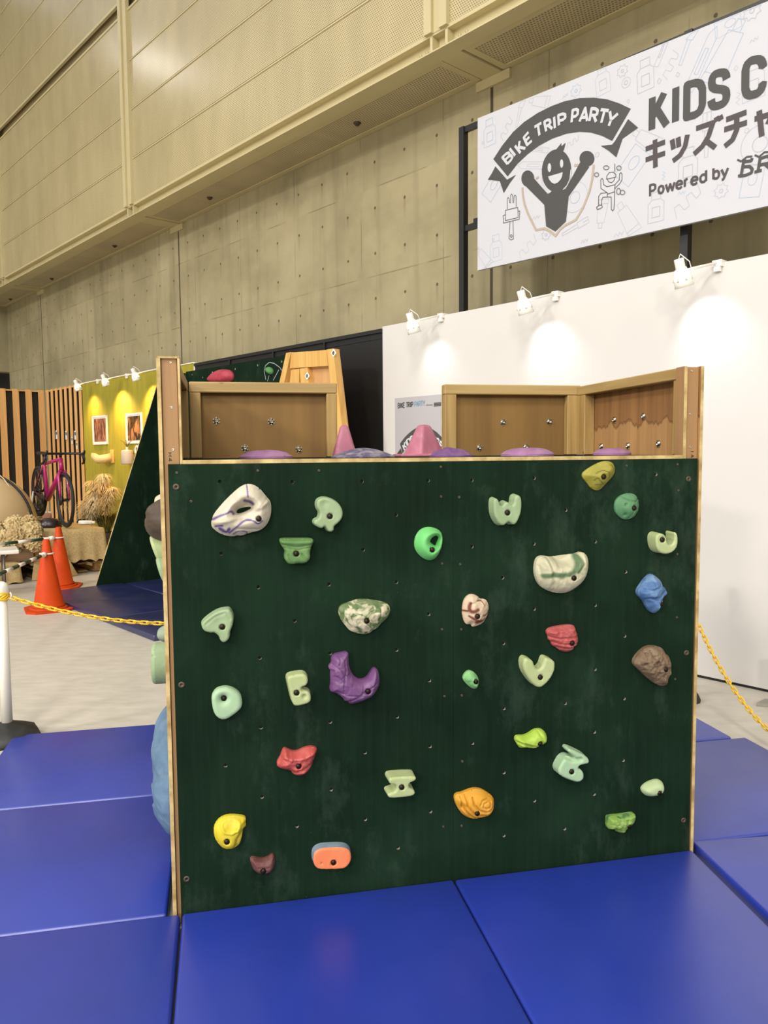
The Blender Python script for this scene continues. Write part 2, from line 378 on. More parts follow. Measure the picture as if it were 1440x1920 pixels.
# ------------------------------------------------------------------ exhibition partitions along the wall
def partition(name, label, s0, s1, h, mats, trim=None):
    t = thing(name, label, 'partition wall', WALL @ T(s0, 0, 0)); L = s1-s0
    m = MB(); m.box(0, L, -.045, 0, .018, h, 0); m.build('panel', mats[0], t)
    return t, L
t, L = partition('partition_wall', 'tall white exhibition partition behind the climbing box lit by three spotlights', -6.5, 0, 2.71, [M['white_wall']])
m = MB(); m.box(0, L, -.04, -.005, 0, .018); m.build('base_strip', M['black'], t)
t, L = partition('partition_wall', 'black exhibition partition left of the white one, behind the plywood frame', .002, 3.64, 2.685, [M['black']])
m = MB(); m.box(0, L, -.05, .02, 2.655, 2.69); m.box(0, L, 0, .006, 2.60, 2.607)
for x in (.88, 1.82, 2.76): m.box(x-.012, x+.012, 0, .02, 0, 2.655)
m.build('frame', M['black_metal'], t)
t, L = partition('partition_wall', 'lime green painted partition with framed pictures on the far left', 3.66, 7.5, 2.705, [M['lime']])
m = MB(); m.box(-.02, .0, -.05, .01, 0, 2.71); m.box(0, L, -.05, .01, 2.70, 2.712); m.build('edge_strip', M['white'], t)
def slat_screen(label, M0, n, pitch, w0, L):
    t = thing('slat_screen', label, 'slat screen', M0)
    m = MB(); m.box(0, L, -.06, -.05, 0, 2.70); m.build('backing', M['charcoal'], t)
    for z0, z1 in ((2.675, 2.70), (0, .06)): m = MB(); m.box(0, L, -.05, 0, z0, z1); m.build('rail', M['pine'], t)
    me = None
    for i in range(n):
        if me is None:
            m = MB(); m.box(0, w0, 0, .010, 0, 2.71); o = m.build('slat', M['slat'], t, T(i*pitch, 0, 0)); me = o
        else:
            o = me.copy(); COL.objects.link(o); o.parent = t; o.matrix_local = T(i*pitch, 0, 0)
slat_screen('wooden slat screen running along the wall beside the lime green partition', WALL @ T(7.53, 0, 0), 8, .224, .11, 1.75)
slat_screen('wooden slat screen turned toward us at the far left corner behind the tent', WALL @ T(9.28, .02, 0) @ Matrix.Rotation(math.pi/2, 4, 'Z') , 10, .222, .11, 2.2)
# ------------------------------------------------------------------ clamp spotlights
def spotlight(label, s, base_ds, warm, power, group, off=.26, hh=2.655, tgt=(-.08, 0, -.40)):
    t = thing('clamp_spotlight', label, 'spotlight', WALL @ T(s, off, hh), group)
    mt = [M['white'], M['bulb_warm' if warm else 'bulb']]
    ax = Vector((-.10, -.30, -1)).normalized(); R = ax.to_track_quat('Z', 'Y').to_matrix().to_4x4()
    m = MB(); m.lathe([(0, -.065), (.027, -.065), (.03, -.06), (.03, 0), (.028, .004)], 18, 0, R); hd = m.build('lamp_head', M['white'], t)
    m = MB(); m.lathe([(.027, .004), (.052, .07)], 20, 0, R); m.build('bulb', mt[1], hd)
    m = MB()
    for k in range(7):
        a = 2*math.pi*k/7; c, s_ = math.cos(a), math.sin(a)
        m.tube([R @ Vector((.031*c, .031*s_, 0)), R @ Vector((.056*c, .056*s_, .072))], .007, 6)
    m.build('shade_rib', M['white'], hd)
    m = MB(); m.lathe([(.055, .066), (.06, .11), (.057, .112), (.05, .075)], 22, 0, R); m.build('shade_rim', M['offwhite'], hd)
    m = MB(); m.tube([(0, -.03, -.01), (base_ds*.3, -.08, .01), (base_ds, -off+.02, .055)], [.011, .009, .008], 8); m.tube([(.03,0,.0), (-.035,0,.0)], .012, 8)
    m.build('arm', M['white'], t)
    m = MB(); m.tube([R @ Vector((0, 0, -.063)), R @ Vector((.0, .02, -.09)), (-.03, -.05, .05), (-.03, -.075, .012)], .0035, 6); m.build('cable', M['white'], t)
    m = MB(); m.box(base_ds-.03, base_ds+.03, -off-.05, -off+.03, .03, .07); m.box(base_ds-.02, base_ds+.02, -off+.005, -off+.03, -.0, .04); m.build('clamp', M['white'], t)
    l = bpy.data.lights.new('spot_beam', 'SPOT'); l.energy = power; l.color = (1, .60, .22) if warm else (1, .90, 1.0)
    l.spot_size = math.radians(120 if warm else 88); l.spot_blend = 1; l.shadow_soft_size = .03
    o = bpy.data.objects.new('spot_beam', l); COL.objects.link(o); o.parent = t
    mouth = ax*.115; d = Vector((tgt[0], -off, tgt[2]-(.42 if warm else 0)))-mouth
    o.matrix_local = Matrix.Translation(mouth) @ d.to_track_quat('-Z', 'Y').to_matrix().to_4x4()
    l2 = bpy.data.lights.new('bulb_glow', 'POINT')
    bpy.data.lights.remove(l2)
G = 'clamp spotlights on the white partition'
spotlight('leftmost white clamp spotlight on the top edge of the white partition', -.66, -.12, False, 4, G)
spotlight('white clamp spotlight above the poster and left back parapet, middle of the white partition', -1.86, -.12, False, 7.5, G)
spotlight('largest white clamp spotlight below the sign, nearest on the white partition', -3.1, -.12, False, 8.5, G)
G = 'clamp spotlights on the lime partition'
spotlight('glowing spotlight where the slat screen meets the lime partition', 7.05, -.25, True, 45, G)
spotlight('glowing spotlight above the left framed picture', 5.95, -.25, True, 105, G)
spotlight('glowing spotlight above the right framed picture', 4.90, -.25, True, 110, G)
# ------------------------------------------------------------------ crash mats
def crash_mat(label, a0, a1, b0, b1, h=.05, Mx=BOX, group='blue crash mats around the box', rz=0, skew=0):
    cx, cy = (a0+a1)/2, (b0+b1)/2
    hx, hy = (a1-a0)/2, (b1-b0)/2
    m = MB(); m.rbox(-hx, hx, -hy, hy, .002, h, .011, 0, 3)
    if skew: m.v = [(x-(skew*(hy-y) if x > 0 else 0), y, z) for x, y, z in m.v]
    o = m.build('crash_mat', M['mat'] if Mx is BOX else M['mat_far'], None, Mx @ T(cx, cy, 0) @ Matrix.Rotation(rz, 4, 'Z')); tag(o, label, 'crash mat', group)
crash_mat('blue crash mat in front of the left half of the green panel', .004, .912, -1.83, -.006)
crash_mat('blue crash mat in front of the right half of the green panel', .917, 1.832, -1.83, -.008, skew=.09)
crash_mat('blue crash mat at the bottom left corner of the photo', -.94, -.003, -1.0, -.008)
crash_mat('blue crash mat beside the big blue hold, middle of the row left of the box', -.95, -.045, -.002, .915)
crash_mat('blue crash mat back left, nearest the white chain post', -.945, -.05, .925, 1.84)
crash_mat('pale reflecting blue mat at the lower right edge of the photo', 1.828, 2.73, -.9, .012, rz=-.085)
crash_mat('blue mat right of the box in front of the small far one', 1.862, 2.765, .035, .94)
crash_mat('blue mat at the far right behind the box, touching the grey floor', 1.80, 2.70, .955, 1.85)
G = 'blue mats under the far climbing wall'
for i, (x0, lab) in enumerate(((2.175, 'blue mat under the far green wing, touching the orange cones'), (1.28, 'blue mat of the far wall, front row second from the cones'), (.35, 'blue mat of the far wall, front row nearest the box'))):
    crash_mat(lab, x0, x0+.92, 1.31, 2.22, .05, WALL, G)
for i, (x0, lab) in enumerate(((2.21, 'blue mat at the inner corner of the far green wall'), (1.28, 'blue mat against the middle of the far green wall'), (.35, 'blue mat at the back of the far wall below the plywood frame'))):
    crash_mat(lab, x0-.1 if i == 0 else x0-.1, x0+.82, .52, 1.29, .05, WALL, G)
# ------------------------------------------------------------------ the climbing box
HT, PT = 1.493, 1.823
box = thing('climbing_box', 'dark green kids climbing box with wooden parapets standing on blue mats', 'climbing wall', BOX)
crop = {'A1': (300,840), 'A2': (560,840), 'A3': (820,840), 'A4': (1060,840), 'B1': (340,1100), 'B2': (560,1090), 'B3': (820,1080), 'B4': (1060,1060),
        'C1': (360,1360), 'C2': (600,1360), 'C3': (840,1330), 'C4': (1020,1370)}
def cpx(c, p): o = crop[c]; return o[0]+p[0]/4.8, o[1]+p[1]/4.8
tn = {'A1': [(537,302),(1190,305),(550,950),(885,1252)], 'A2': [(570,300),(1165,293),(877,603),(580,915),(880,1207),(272,1228)],
      'A3': [(310,290),(872,270),(1157,558),(312,887),(870,862),(587,1167),(1422,843)], 'A4': [(815,237),(543,1115),(270,1415)],
      'B1': [(1020,308),(706,642),(1340,600),(717,1268),(1340,1218)], 'B2': [(1170,295),(882,617),(1177,892),(887,1220)],
      'B3': [(872,297),(595,607),(1420,840),(1152,1147),(600,1192),(1413,1405)], 'B4': [(535,637),(530,1200)],
      'C1': [(302,362),(630,645),(1252,578),(945,907)], 'C2': [(405,245),(990,190),(408,845),(995,775),(703,1103)],
      'C3': [(222,305),(503,570),(778,823),(503,1137),(1050,1075),(1318,205),(1315,765)], 'C4': [(713,268)]}
holes = [box_px(*cpx(c, p), 0) for c in tn for p in tn[c]]
def sheet(name, x0, x1, z0, z1, hs, mats, parent, th=.012):       # plywood sheet with real drilled holes, front at y=0
    hs = [h for h in hs if x0+.02 < h[0] < x1-.02 and z0+.02 < h[1] < z1-.02]
    vs = []; ed = []
    def loop(pts):
        o = len(vs); vs.extend(Vector(p) for p in pts); n = len(pts); ed.extend((o+i, o+(i+1) % n) for i in range(n))
    nx = 8; bpts = [(x0+(x1-x0)*i/nx, z0) for i in range(nx)]+[(x1, z0+(z1-z0)*i/nx) for i in range(nx)]+[(x1-(x1-x0)*i/nx, z1) for i in range(nx)]+[(x0, z1-(z1-z0)*i/nx) for i in range(nx)]
    loop(bpts); r = .0062; NN = 12
    for hx, hz in hs: loop([(hx+r*math.cos(2*math.pi*k/NN), hz+r*math.sin(2*math.pi*k/NN)) for k in range(NN)])
    ov, oe, of, *_ = delaunay_2d_cdt(vs, ed, [], 0, 1e-6)
    m = MB(); fs = []
    for f in of:
        c = sum((ov[i] for i in f), Vector((0, 0)))/len(f)
        if any((c.x-h[0])**2+(c.y-h[1])**2 < (r*.8)**2 for h in hs): continue
        fs.append(list(f))
    m.add([(v.x, 0, v.y) for v in ov], fs, 0)
    n0 = len(bpts); m.add([(p[0], 0, p[1]) for p in bpts]+[(p[0], th, p[1]) for p in bpts], [[i, i+n0, (i+1) % n0+n0, (i+1) % n0] for i in range(n0)], 1)
    m.add([(x0, th, z0), (x1, th, z0), (x1, th, z1), (x0, th, z1)], [[3,2,1,0]], 2)
    for hx, hz in hs:
        c = [(hx+r*math.cos(2*math.pi*k/NN), hz+r*math.sin(2*math.pi*k/NN)) for k in range(NN)]
        m.add([(p[0], 0, p[1]) for p in c]+[(p[0], th*.8, p[1]) for p in c], [[i, (i+1) % NN, (i+1) % NN+NN, i+NN] for i in range(NN)], 2)
        m.add([(p[0], th*.8, p[1]) for p in c], [list(range(NN))], 3)
    return m.build(name, mats, parent)
SM = [M['green'], M['green'], plain('hole_rim', (164,160,140), .5), M['hole']]
fp0 = sheet('front_panel', 0.0, .9152, .0, HT, holes, SM, box)
fp1 = sheet('front_panel', .9158, 1.826, .0, HT, holes, SM, box)
def part(name, m, mat_, label=None): return m.build(name, mat_, box, None, label)
def bx(name, mat_, *a, r=.003, label=None):
    m = MB(); m.rbox(*a, r, 0, 1); m.sm = [False]*len(m.sm); return part(name, m, mat_, label)
EG = [M['green'], M['edge']]
def ply(name, x0, x1, y0, y1, z0, z1, green_axis, inner=None, label=None):   # board with ply edges; green on one side
    m = MB(); m.box(x0, x1, y0, y1, z0, z1, 1)
    for k, i in {'-x': [(5, 0)], '+x': [(3, 0)], '+y': [(4, 0)], '+z': [(1, 0)]}[green_axis]: m.m[k] = 0
    if inner is not None: m.m[{'-x': 3, '+x': 5, '+y': 2}[green_axis]] = 2
    return m.build(name, [M['green'], M['edge'], inner or M['edge']], box, None, label)
ply('side_panel', -.026, -.014, .003, .90, 0, PT, '-x', M['ply'])
ply('side_panel', 1.834, 1.846, .003, .90, 0, PT-.004, '+x', M['ply_stain'])
ply('back_panel', -.012, 1.832, .916, .928, 0, HT, '+y', M['ply'])
ply('platform', .044, 1.768, .0, .915, HT, HT+.0125, '+z')
bx('post', M['tan'], -.0135, .036, .0125, .055, .0, PT-.002, label='brown painted post at the left front corner')
bx('post', M['tan'], 1.781, 1.8335, .0125, .055, .0, PT-.006, label='brown painted post at the right front corner')
m = MB(); m.box(.0365, .0435, .003, .055, HT-.006, PT-.001); m.m[3] = m.m[5] = 1; part('post_lip', m, [M['edge'], M['tan']])
m = MB(); m.box(1.7685, 1.7805, .003, .055, HT-.006, PT-.005); m.m[3] = m.m[5] = 1; part('post_lip', m, [M['edge'], M['tan']])
m = MB(); m.box(-.026, .0435, .003, .012, PT-.006, PT); part('post_cap', m, M['edge'])
bx('rail', M['lumber_d'], -.0135, .034, .056, .873, PT-.04, PT); bx('rail', M['lumber_d'], 1.783, 1.8335, .056, .873, PT-.045, PT-.004)
bx('stud', M['lumber'], -.0135, .034, .795, .873, HT+.013, PT-.041); bx('stud', M['lumber'], 1.783, 1.8335, .80, .873, HT+.013, PT-.046)
bx('stud', M['lumber'], 1.786, 1.8335, .056, .10, HT+.013, PT-.046)
for x0, x1, s0, s1 in ((.038, .661, .046, .046), (1.146, 1.802, .055, .066)):
    bx('rail', M['lumber_h'], x0, x1, .8755, .914, PT-.043, PT+.002, r=.004)
    bx('stud', M['lumber'], x0+.001, x0+s0, .8755, .914, HT+.013, PT-.0435); bx('stud', M['lumber'], x1-s1, x1-.001, .8755, .914, HT+.013, PT-.0435)
    ply('parapet_panel', x0, x1, .9145, .927, HT+.001, PT, '+y', M['ply'])
# T-nuts on the inner faces
m = MB(); m.lathe([(.0, .001), (.0048, .001), (.0050, .008), (.0078, .008), (.0080, .003), (.0125, .0025), (.0135, 0)], 16)
for k in range(6):
    a = k*math.pi/3; m.box(-.0025, .0025, .011, .0155, 0, .004, 0, Matrix.Rotation(a, 4, 'Z'))
tnp = m; first = None
def tnut(Mloc):
    global first
    if first is None: first = tnp.build('t_nut', M['steel'], box, Mloc)
    else:
        o = first.copy(); COL.objects.link(o); o.parent = box; o.matrix_local = Mloc
RY = Matrix.Rotation(math.pi/2, 4, 'X')         # z -> -y
for px, py in ((405.5,789), (508.5,790.5), (459,840), (560,842.5)):
    x, z = box_px(px, py, .9145); tnut(T(x, .9145, z) @ RY)
for px, py in ((943,791.5), (1030,790.5), (898.5,839.5), (986,838)):
    x, z = box_px(px, py, .9145); tnut(T(x, .9145, z) @ RY)
nx = BOX.to_3x3() @ Vector((1, 0, 0))
for px, py in ((1106,792), (1152.5,787.5), (1207,780.5), (1128,837), (1178,836), (1235,832)):
    q = inv_pt(BOX, plane_pt(px, py, BOX @ Vector((1.834, 0, 0)), nx)); tnut(T(1.834, q.y, q.z) @ Matrix.Rotation(-math.pi/2, 4, 'Y'))
# screws
def small(name, proto, mats, Ml, store={}):
    pr = box if name == 'post_screw' else (fp0 if Ml.translation.x < .9155 else fp1)
    if name not in store: store[name] = proto.build(name, mats, pr, Ml)
    else:
        o = store[name].copy(); COL.objects.link(o); o.parent = pr; o.matrix_local = Ml
sw = {'A1': [(880,203),(280,480),(150,222)], 'A2': [(1280,170),(1282,437),(1290,1040),(183,203)], 'A3': [(197,443),(205,1045)], 'B2': [(1290,432),(1312,1033)],
      'B3': [(215,480),(220,1075)], 'C2': [(1282,325),(1110,912),(1275,907)], 'C3': [(128,468),(122,1047)], 'A4': [(552,160),(1010,147),(1018,383),(1008,955)], 'B4': [(1003,468),(988,1023)]}
pm = MB(); pm.lathe([(0, -.001), (.0012, -.001), (.002, .0012), (.0042, .0012), (.0045, 0)], 10)
for c in sw:
    for p in sw[c]: x, z = box_px(*cpx(c, p), 0); small('screw', pm, M['screw'], T(x, 0, z) @ RY)
pm = MB(); pm.lathe([(0, -.001), (.003, -.001), (.0035, .002), (.010, .002), (.0105, 0)], 16)
for px, py in ((330.4,913), (1291,898), (1287,1224), (340.5,1284), (350,1648), (1281.5,1538)):
    x, z = box_px(px, py, 0); small('washer_screw', pm, M['screw'], T(x, 0, z) @ RY)
pm = MB(); pm.lathe([(0, -.0005), (.0015, -.0005), (.0025, .0008), (.0042, .0008), (.0045, 0)], 10)
for px, py in ((319.5,679.5), (321.5,764), (324.5,843), (1294,776), (1294,838), (1297.5,695.5)):
    x, z = box_px(px, py, .0125); small('post_screw', pm, M['steel'], T(x, .0123, z) @ RY)
# stains on the inside of the right wing: a wavy water mark, slightly proud varnish film left out; scuffs on the front come with the paint
# ------------------------------------------------------------------ climbing holds
def smooth_loop(pts, it=2):
    for _ in range(it):
        q = []
        for a, b in zip(pts, pts[1:]+pts[:1]): q += [(a[0]*.75+b[0]*.25, a[1]*.75+b[1]*.25), (a[0]*.25+b[0]*.75, a[1]*.25+b[1]*.75)]
        pts = q
    return pts
def resample(pts, step):
    P = np.array(pts+[pts[0]]); d = np.hypot(*(P[1:]-P[:-1]).T); L = d.sum(); n = max(16, int(L/step)); s = np.concatenate([[0], np.cumsum(d)]); t = np.arange(n)*L/n
    return np.stack([np.interp(t, s, P[:, 0]), np.interp(t, s, P[:, 1])], 1)
def inside(Q, P):
    x, y = Q[:, 0:1], Q[:, 1:2]; a = P; b = np.roll(P, -1, 0)
    c = ((a[:, 1] > y) != (b[:, 1] > y)) & (x < (b[:, 0]-a[:, 0])*(y-a[:, 1])/((b[:, 1]-a[:, 1])+1e-15)+a[:, 0])
    return c.sum(1) % 2 == 1
def segdist(Q, A, B):
    d = B-A; L = (d*d).sum(1)+1e-18; out = np.full(len(Q), 1e9)
    for i in range(0, len(Q), 400):
        q = Q[i:i+400, None, :]; t = np.clip(((q-A)*d).sum(2)/L, 0, 1); r = q-(A+t[..., None]*d); out[i:i+400] = np.sqrt((r*r).sum(2)).min(1)
    return out
def linedist(Q, ln): L = np.array(ln); return segdist(Q, L[:-1], L[1:])
def make_hold(label, cat, Mface, outline, D, mats, prof='flat', R=.01, step=.0030, it=2, holes=(), grooves=(), ridges=(), dimples=(), veins=(), noise_amp=0, noise_scale=30, tilt=(0,0),
              bolts=(), group=None, draft=.0, edge=.25, seed=0, name='climbing_hold', facet=0, bolt_mat=None, bolt_r=.0085):
    P0 = smooth_loop(list(outline), it); P = resample(P0, step)
    c = (P.min(0)+P.max(0))/2
    P = P-c; H = [resample(smooth_loop(list(h), 2), step)-c for h in holes]
    loops = [P]+H
    A = np.concatenate(loops); B = np.concatenate([np.roll(l, -1, 0) for l in loops])
    lo, hi = P.min(0), P.max(0)
    gx, gy = np.meshgrid(np.arange(lo[0], hi[0], step), np.arange(lo[1], hi[1], step)); 
    gx[::2] += step/2
    Q = np.stack([gx.ravel(), gy.ravel()], 1); ok = inside(Q, P)
    for h in H: ok &= ~inside(Q, h)
    Q = Q[ok]; d = segdist(Q, A, B); k = d > step*.55; Q = Q[k]; d = d[k]; dmax = d.max()
    V = np.concatenate([A, Q]); dd = np.concatenate([np.zeros(len(A)), d])
    if prof == 'flat': t = np.clip(dd/R, 0, 1); z = D-R+np.sqrt(np.maximum(0, 1-(1-t)**2))*R
    else:
        pw = {'dome': 2.0, 'soft': 1.6, 'steep': 3.2}[prof]; t = np.clip(dd/(dmax*.98), 0, 1); z = D*(edge+(1-edge)*(1-(1-t)**pw))
    fade = np.clip(dd/.012, 0, 1)
    z = z+(V[:, 0]*tilt[0]+V[:, 1]*tilt[1])
    vein = np.zeros(len(V))
    for ln, w_, dp in grooves: z -= dp*np.exp(-(linedist(V, np.array(ln)-c)/w_)**2)
    for ln, w_, dp in ridges: z += dp*np.exp(-(linedist(V, np.array(ln)-c)/w_)**2)*np.clip(dd/.006, .2, 1)
    for p, r_, dp in dimples: z -= dp*np.exp(-(((V-(np.array(p)-c))**2).sum(1)/r_**2))
    for ln, w_ in veins:
        q = V*1.0
        wob = np.array([noise.noise(Vector((v[0]*60, v[1]*60, seed+.5)))*.35+1 for v in V])
        vein = np.maximum(vein, np.clip(1.6-linedist(V, np.array(ln)-c)/(w_/2*wob)*1.0, 0, 1))
    if noise_amp:
        z += np.array([noise.fractal(Vector((v[0]*noise_scale, v[1]*noise_scale, seed*3.1)), 1.0, 2.0, 4) for v in V])*noise_amp*fade
    if facet:
        for i, v in enumerate(V):
            dv, pv = noise.voronoi(Vector((v[0]*noise_scale, v[1]*noise_scale, seed*1.7))); q = pv[0]
            z[i] += facet*((noise.noise(q*7)*.8)+((v[0]*noise_scale-q.x)*noise.noise(q*3+Vector((5, 0, 0)))+(v[1]*noise_scale-q.y)*noise.noise(q*3+Vector((0, 5, 0))))*1.2)*fade[i]
    bl = [(np.array(b)-c) for b in bolts]; bz = []
    for b in bl:
        r = np.hypot(*(V-b).T); i = r.argmin(); zc = float(np.median(z[r < .012])) if (r < .012).any() else float(z[i])
        bz.append(zc); z = np.where(r < bolt_r*1.25, np.minimum(z, zc-.007*np.clip((bolt_r*1.35-r)/.0025, 0, 1)), z)
    z = np.maximum(z, .003)
    fz = V
    ed = []; o = 0
    for l in loops: n = len(l); ed += [(o+i, o+(i+1) % n) for i in range(n)]; o += n
    ov, oe, of, orig, *_ = delaunay_2d_cdt([Vector(v) for v in V], ed, [], 0, 1e-7)
    idx = [x[0] if x else 0 for x in orig]
    tri = np.array([list(f) for f in of if len(f) == 3]); OV = np.array([(v.x, v.y) for v in ov]); cen = OV[tri].mean(1)
    keep = inside(cen, P)
    for h in H: keep &= ~inside(cen, h)
    m = MB(); m.add([(OV[i, 0], OV[i, 1], float(z[idx[i]])) for i in range(len(OV))], tri[keep].tolist(), 0, True)
    vn = [float(vein[idx[i]]) for i in range(len(OV))]
    o = 0
    for li, l in enumerate(loops):                # side walls down to the panel
        n = len(l); nr = np.roll(l, -1, 0)-np.roll(l, 1, 0); nr = np.stack([nr[:, 1], -nr[:, 0]], 1); nr /= np.hypot(*nr.T)[:, None]+1e-12
        ar = (l[:, 0]*np.roll(l[:, 1], -1)-np.roll(l[:, 0], -1)*l[:, 1]).sum(); sg = 1 if ar > 0 else -1
        if li: sg = 0
        rows_ = []
        for f in (1, .5, 0):
            q = l+nr*sg*draft*(1-f); rows_.append([(q[i, 0], q[i, 1], float(z[o+i])*f-(.0005 if f == 0 else 0)) for i in range(n)])
        fs = []
        for a in range(2):
            for i in range(n):
                j = (i+1) % n; q = [a*n+i, a*n+j, (a+1)*n+j, (a+1)*n+i]; fs.append(q if ar < 0 else q[::-1])
        m.add([v for r in rows_ for v in r], fs, 1 if isinstance(mats, (list, tuple)) and len(mats) > 1 else 0, True)
        vn += [float(vein[o+i]) for r in rows_ for i in range(n)]
        o += n
    Mw = Mface @ T(c[0], c[1], 0)
    ob = m.build(name, mats, None, Mw); tag(ob, label, cat, group)
    if veins:
        at = ob.data.attributes.new('vein', 'FLOAT', 'POINT'); at.data.foreach_set('value', vn)
    for b, zc in zip(bl, bz):
        q = MB(); q.lathe([(0, -.007), (.0035, -.007), (.0038, -.002), (.0062, -.001), (.0072, -.003), (bolt_r*.98, -.0055), (bolt_r, -.001)], 14)
        q.build('bolt', bolt_mat or M['bolt'], ob, T(b[0], b[1], zc-.0005))
    return ob
FACE = BOX @ Matrix.Rotation(math.pi/2, 4, 'X')          # hold frame on the front: x right, y up, z out
def open_smooth(p):
    for _ in range(2):
        if len(p) < 3: break
        q = [p[0]]
        for a, b in zip(p, p[1:]): q += [(a[0]*.75+b[0]*.25, a[1]*.75+b[1]*.25), (a[0]*.25+b[0]*.75, a[1]*.25+b[1]*.75)]
        p = q+[p[-1]]
    return p
def H(label, c, outline, D, mats, depth_at=None, prof='flat', group=None, **kw):
    da = D if depth_at is None else depth_at
    def cv(p): return box_px(*cpx(c, p), -da)
    def cl(L): return [cv(p) for p in L]
    s = .00165/4.8                                       # metres per crop pixel, near enough for widths
    if 'holes' in kw: kw['holes'] = [cl(h) for h in kw['holes']]
    for k_ in ('grooves', 'ridges'):
        if k_ in kw: kw[k_] = [(cl(l), w_, d_) for l, w_, d_ in kw[k_]]
    if 'dimples' in kw: kw['dimples'] = [(cv(p), r_, d_) for p, r_, d_ in kw['dimples']]
    if 'veins' in kw: kw['veins'] = [(open_smooth(cl(l)), w_) for l, w_ in kw['veins']]
    kw['bolts'] = [cv(p) for p in kw.get('bolts', ())]
    return make_hold(label, 'climbing hold', FACE, cl(outline), D, mats, prof=prof, group=group or 'holds on the front of the box', **kw)
mint = hold_mat('mint_resin', (150,176,138), (162,188,150), chalk=.25); mint2 = hold_mat('pale_mint_resin', (180,202,158), (190,210,168), chalk=.2)
aqua = hold_mat('aqua_resin', (166,202,168), (176,210,176), chalk=.2); sage = hold_mat('sage_resin', (178,196,144), (188,202,156), chalk=.25)
MG = 'pale mint letter-shaped holds'
H('large white hold veined in purple with an oval hole, top left', 'A1', [(470,640),(480,600),(560,500),(650,410),(720,350),(780,322),(840,328),(900,365),(945,420),(970,450),(995,480),(1003,530),(1000,600),(975,670),(935,720),(890,745),(800,765),(735,790),(690,785),(665,797),(590,790),(530,765),(490,735),(465,710),(460,670)],
  .058, hold_mat('white_purple_marble', (206,200,186), (222,216,202), vein=(98,78,150), chalk=.1, rough=.5), .02, 'dome', it=1,
  holes=[[(688,580),(700,555),(760,535),(815,530),(825,545),(790,565),(730,590),(695,592)]], dimples=[((760,500),.020,.020),((700,560),.014,.012),((800,500),.014,.012)],
  ridges=[([(480,660),(600,650),(720,610),(830,560),(960,480)],.008,.012)], grooves=[([(660,410),(705,470)],.0025,.004),([(780,340),(785,440)],.002,.003),([(970,450),(900,520)],.004,.006),([(690,720),(890,730)],.003,.006)],
  veins=[([(475,640),(540,605),(600,585),(640,560),(660,590)],.006),([(620,760),(690,700),(760,640),(830,640),(880,680),(915,650)],.0055),([(540,720),(600,760),(620,720)],.009),([(660,770),(700,740),(780,745),(780,770)],.0035),([(760,470),(810,480),(835,500)],.008),([(780,330),(790,440)],.0035),([(500,700),(560,690)],.006)],
  bolts=[(885,630)], noise_amp=.0015, noise_scale=60, edge=.3)
H('pale mint hold like a letter R with two feet, top of the left panel', 'A2', [(165,490),(185,460),(235,445),(310,465),(370,505),(402,570),(395,630),(360,675),(318,705),(320,740),(295,758),(265,748),(248,715),(235,703),(215,725),(185,715),(145,690),(140,660),(160,643),(180,640),(195,600),(190,570),(168,540)],
  .042, mint, group=MG, bolts=[(282,615)], R=.007, draft=.003, dimples=[((235,500),.012,.004)])
H('green flowerpot-shaped hold with a rolled rim, left panel', 'A1', [(1072,830),(1090,812),(1230,812),(1370,812),(1380,835),(1365,870),(1355,895),(1345,940),(1350,975),(1330,1020),(1280,1035),(1235,1030),(1190,1045),(1150,1035),(1120,1000),(1118,960),(1125,930),(1110,900),(1090,875)],
  .046, hold_mat('leaf_green_resin', (96,138,80), (110,152,92), chalk=.25), .02, it=1, R=.014, grooves=[([(1080,862),(1230,885),(1370,862)],.0022,.006),([(1095,885),(1230,908),(1362,885)],.0022,.005),([(1190,1040),(1150,960)],.004,.005),([(1330,1015),(1270,950)],.003,.005)],
  ridges=[([(1085,835),(1230,845),(1370,835)],.007,.006)], bolts=[(1220,943)])
H('bright mint dome hold with a heart-shaped pocket', 'A2', [(1047,850),(1060,790),(1100,735),(1160,710),(1230,718),(1285,750),(1303,800),(1300,870),(1280,930),(1240,995),(1190,1018),(1130,1000),(1075,950),(1050,900)],
  .045, hold_mat('bright_mint_resin', (110,206,120), (124,214,134), chalk=.12), .015, 'dome', holes=[[(1187,840),(1205,810),(1235,790),(1260,795),(1268,815),(1250,850),(1240,885),(1215,870),(1192,850)]], bolts=[(1187,908)], edge=.15)
H('white hold marbled in green, half-moon shaped, middle of left panel', 'B2', [(362,270),(370,235),(400,212),(470,190),(540,165),(610,165),(700,180),(780,192),(815,215),(830,255),(820,300),(795,340),(740,385),(710,430),(675,440),(650,465),(600,485),(545,475),(500,462),(460,445),(430,410),(390,360),(368,310)],
  .05, hold_mat('white_green_marble', (206,202,178), (96,122,74), rough=.55, scale=18, lo=.44, hi=.52, chalk=.15, dist=1.2), .02, 'dome', it=1, bolts=[(600,343)], edge=.25, noise_amp=.005, noise_scale=50,
  grooves=[([(400,220),(395,330)],.003,.004),([(430,210),(425,380)],.002,.003),([(740,230),(720,400)],.003,.005)])
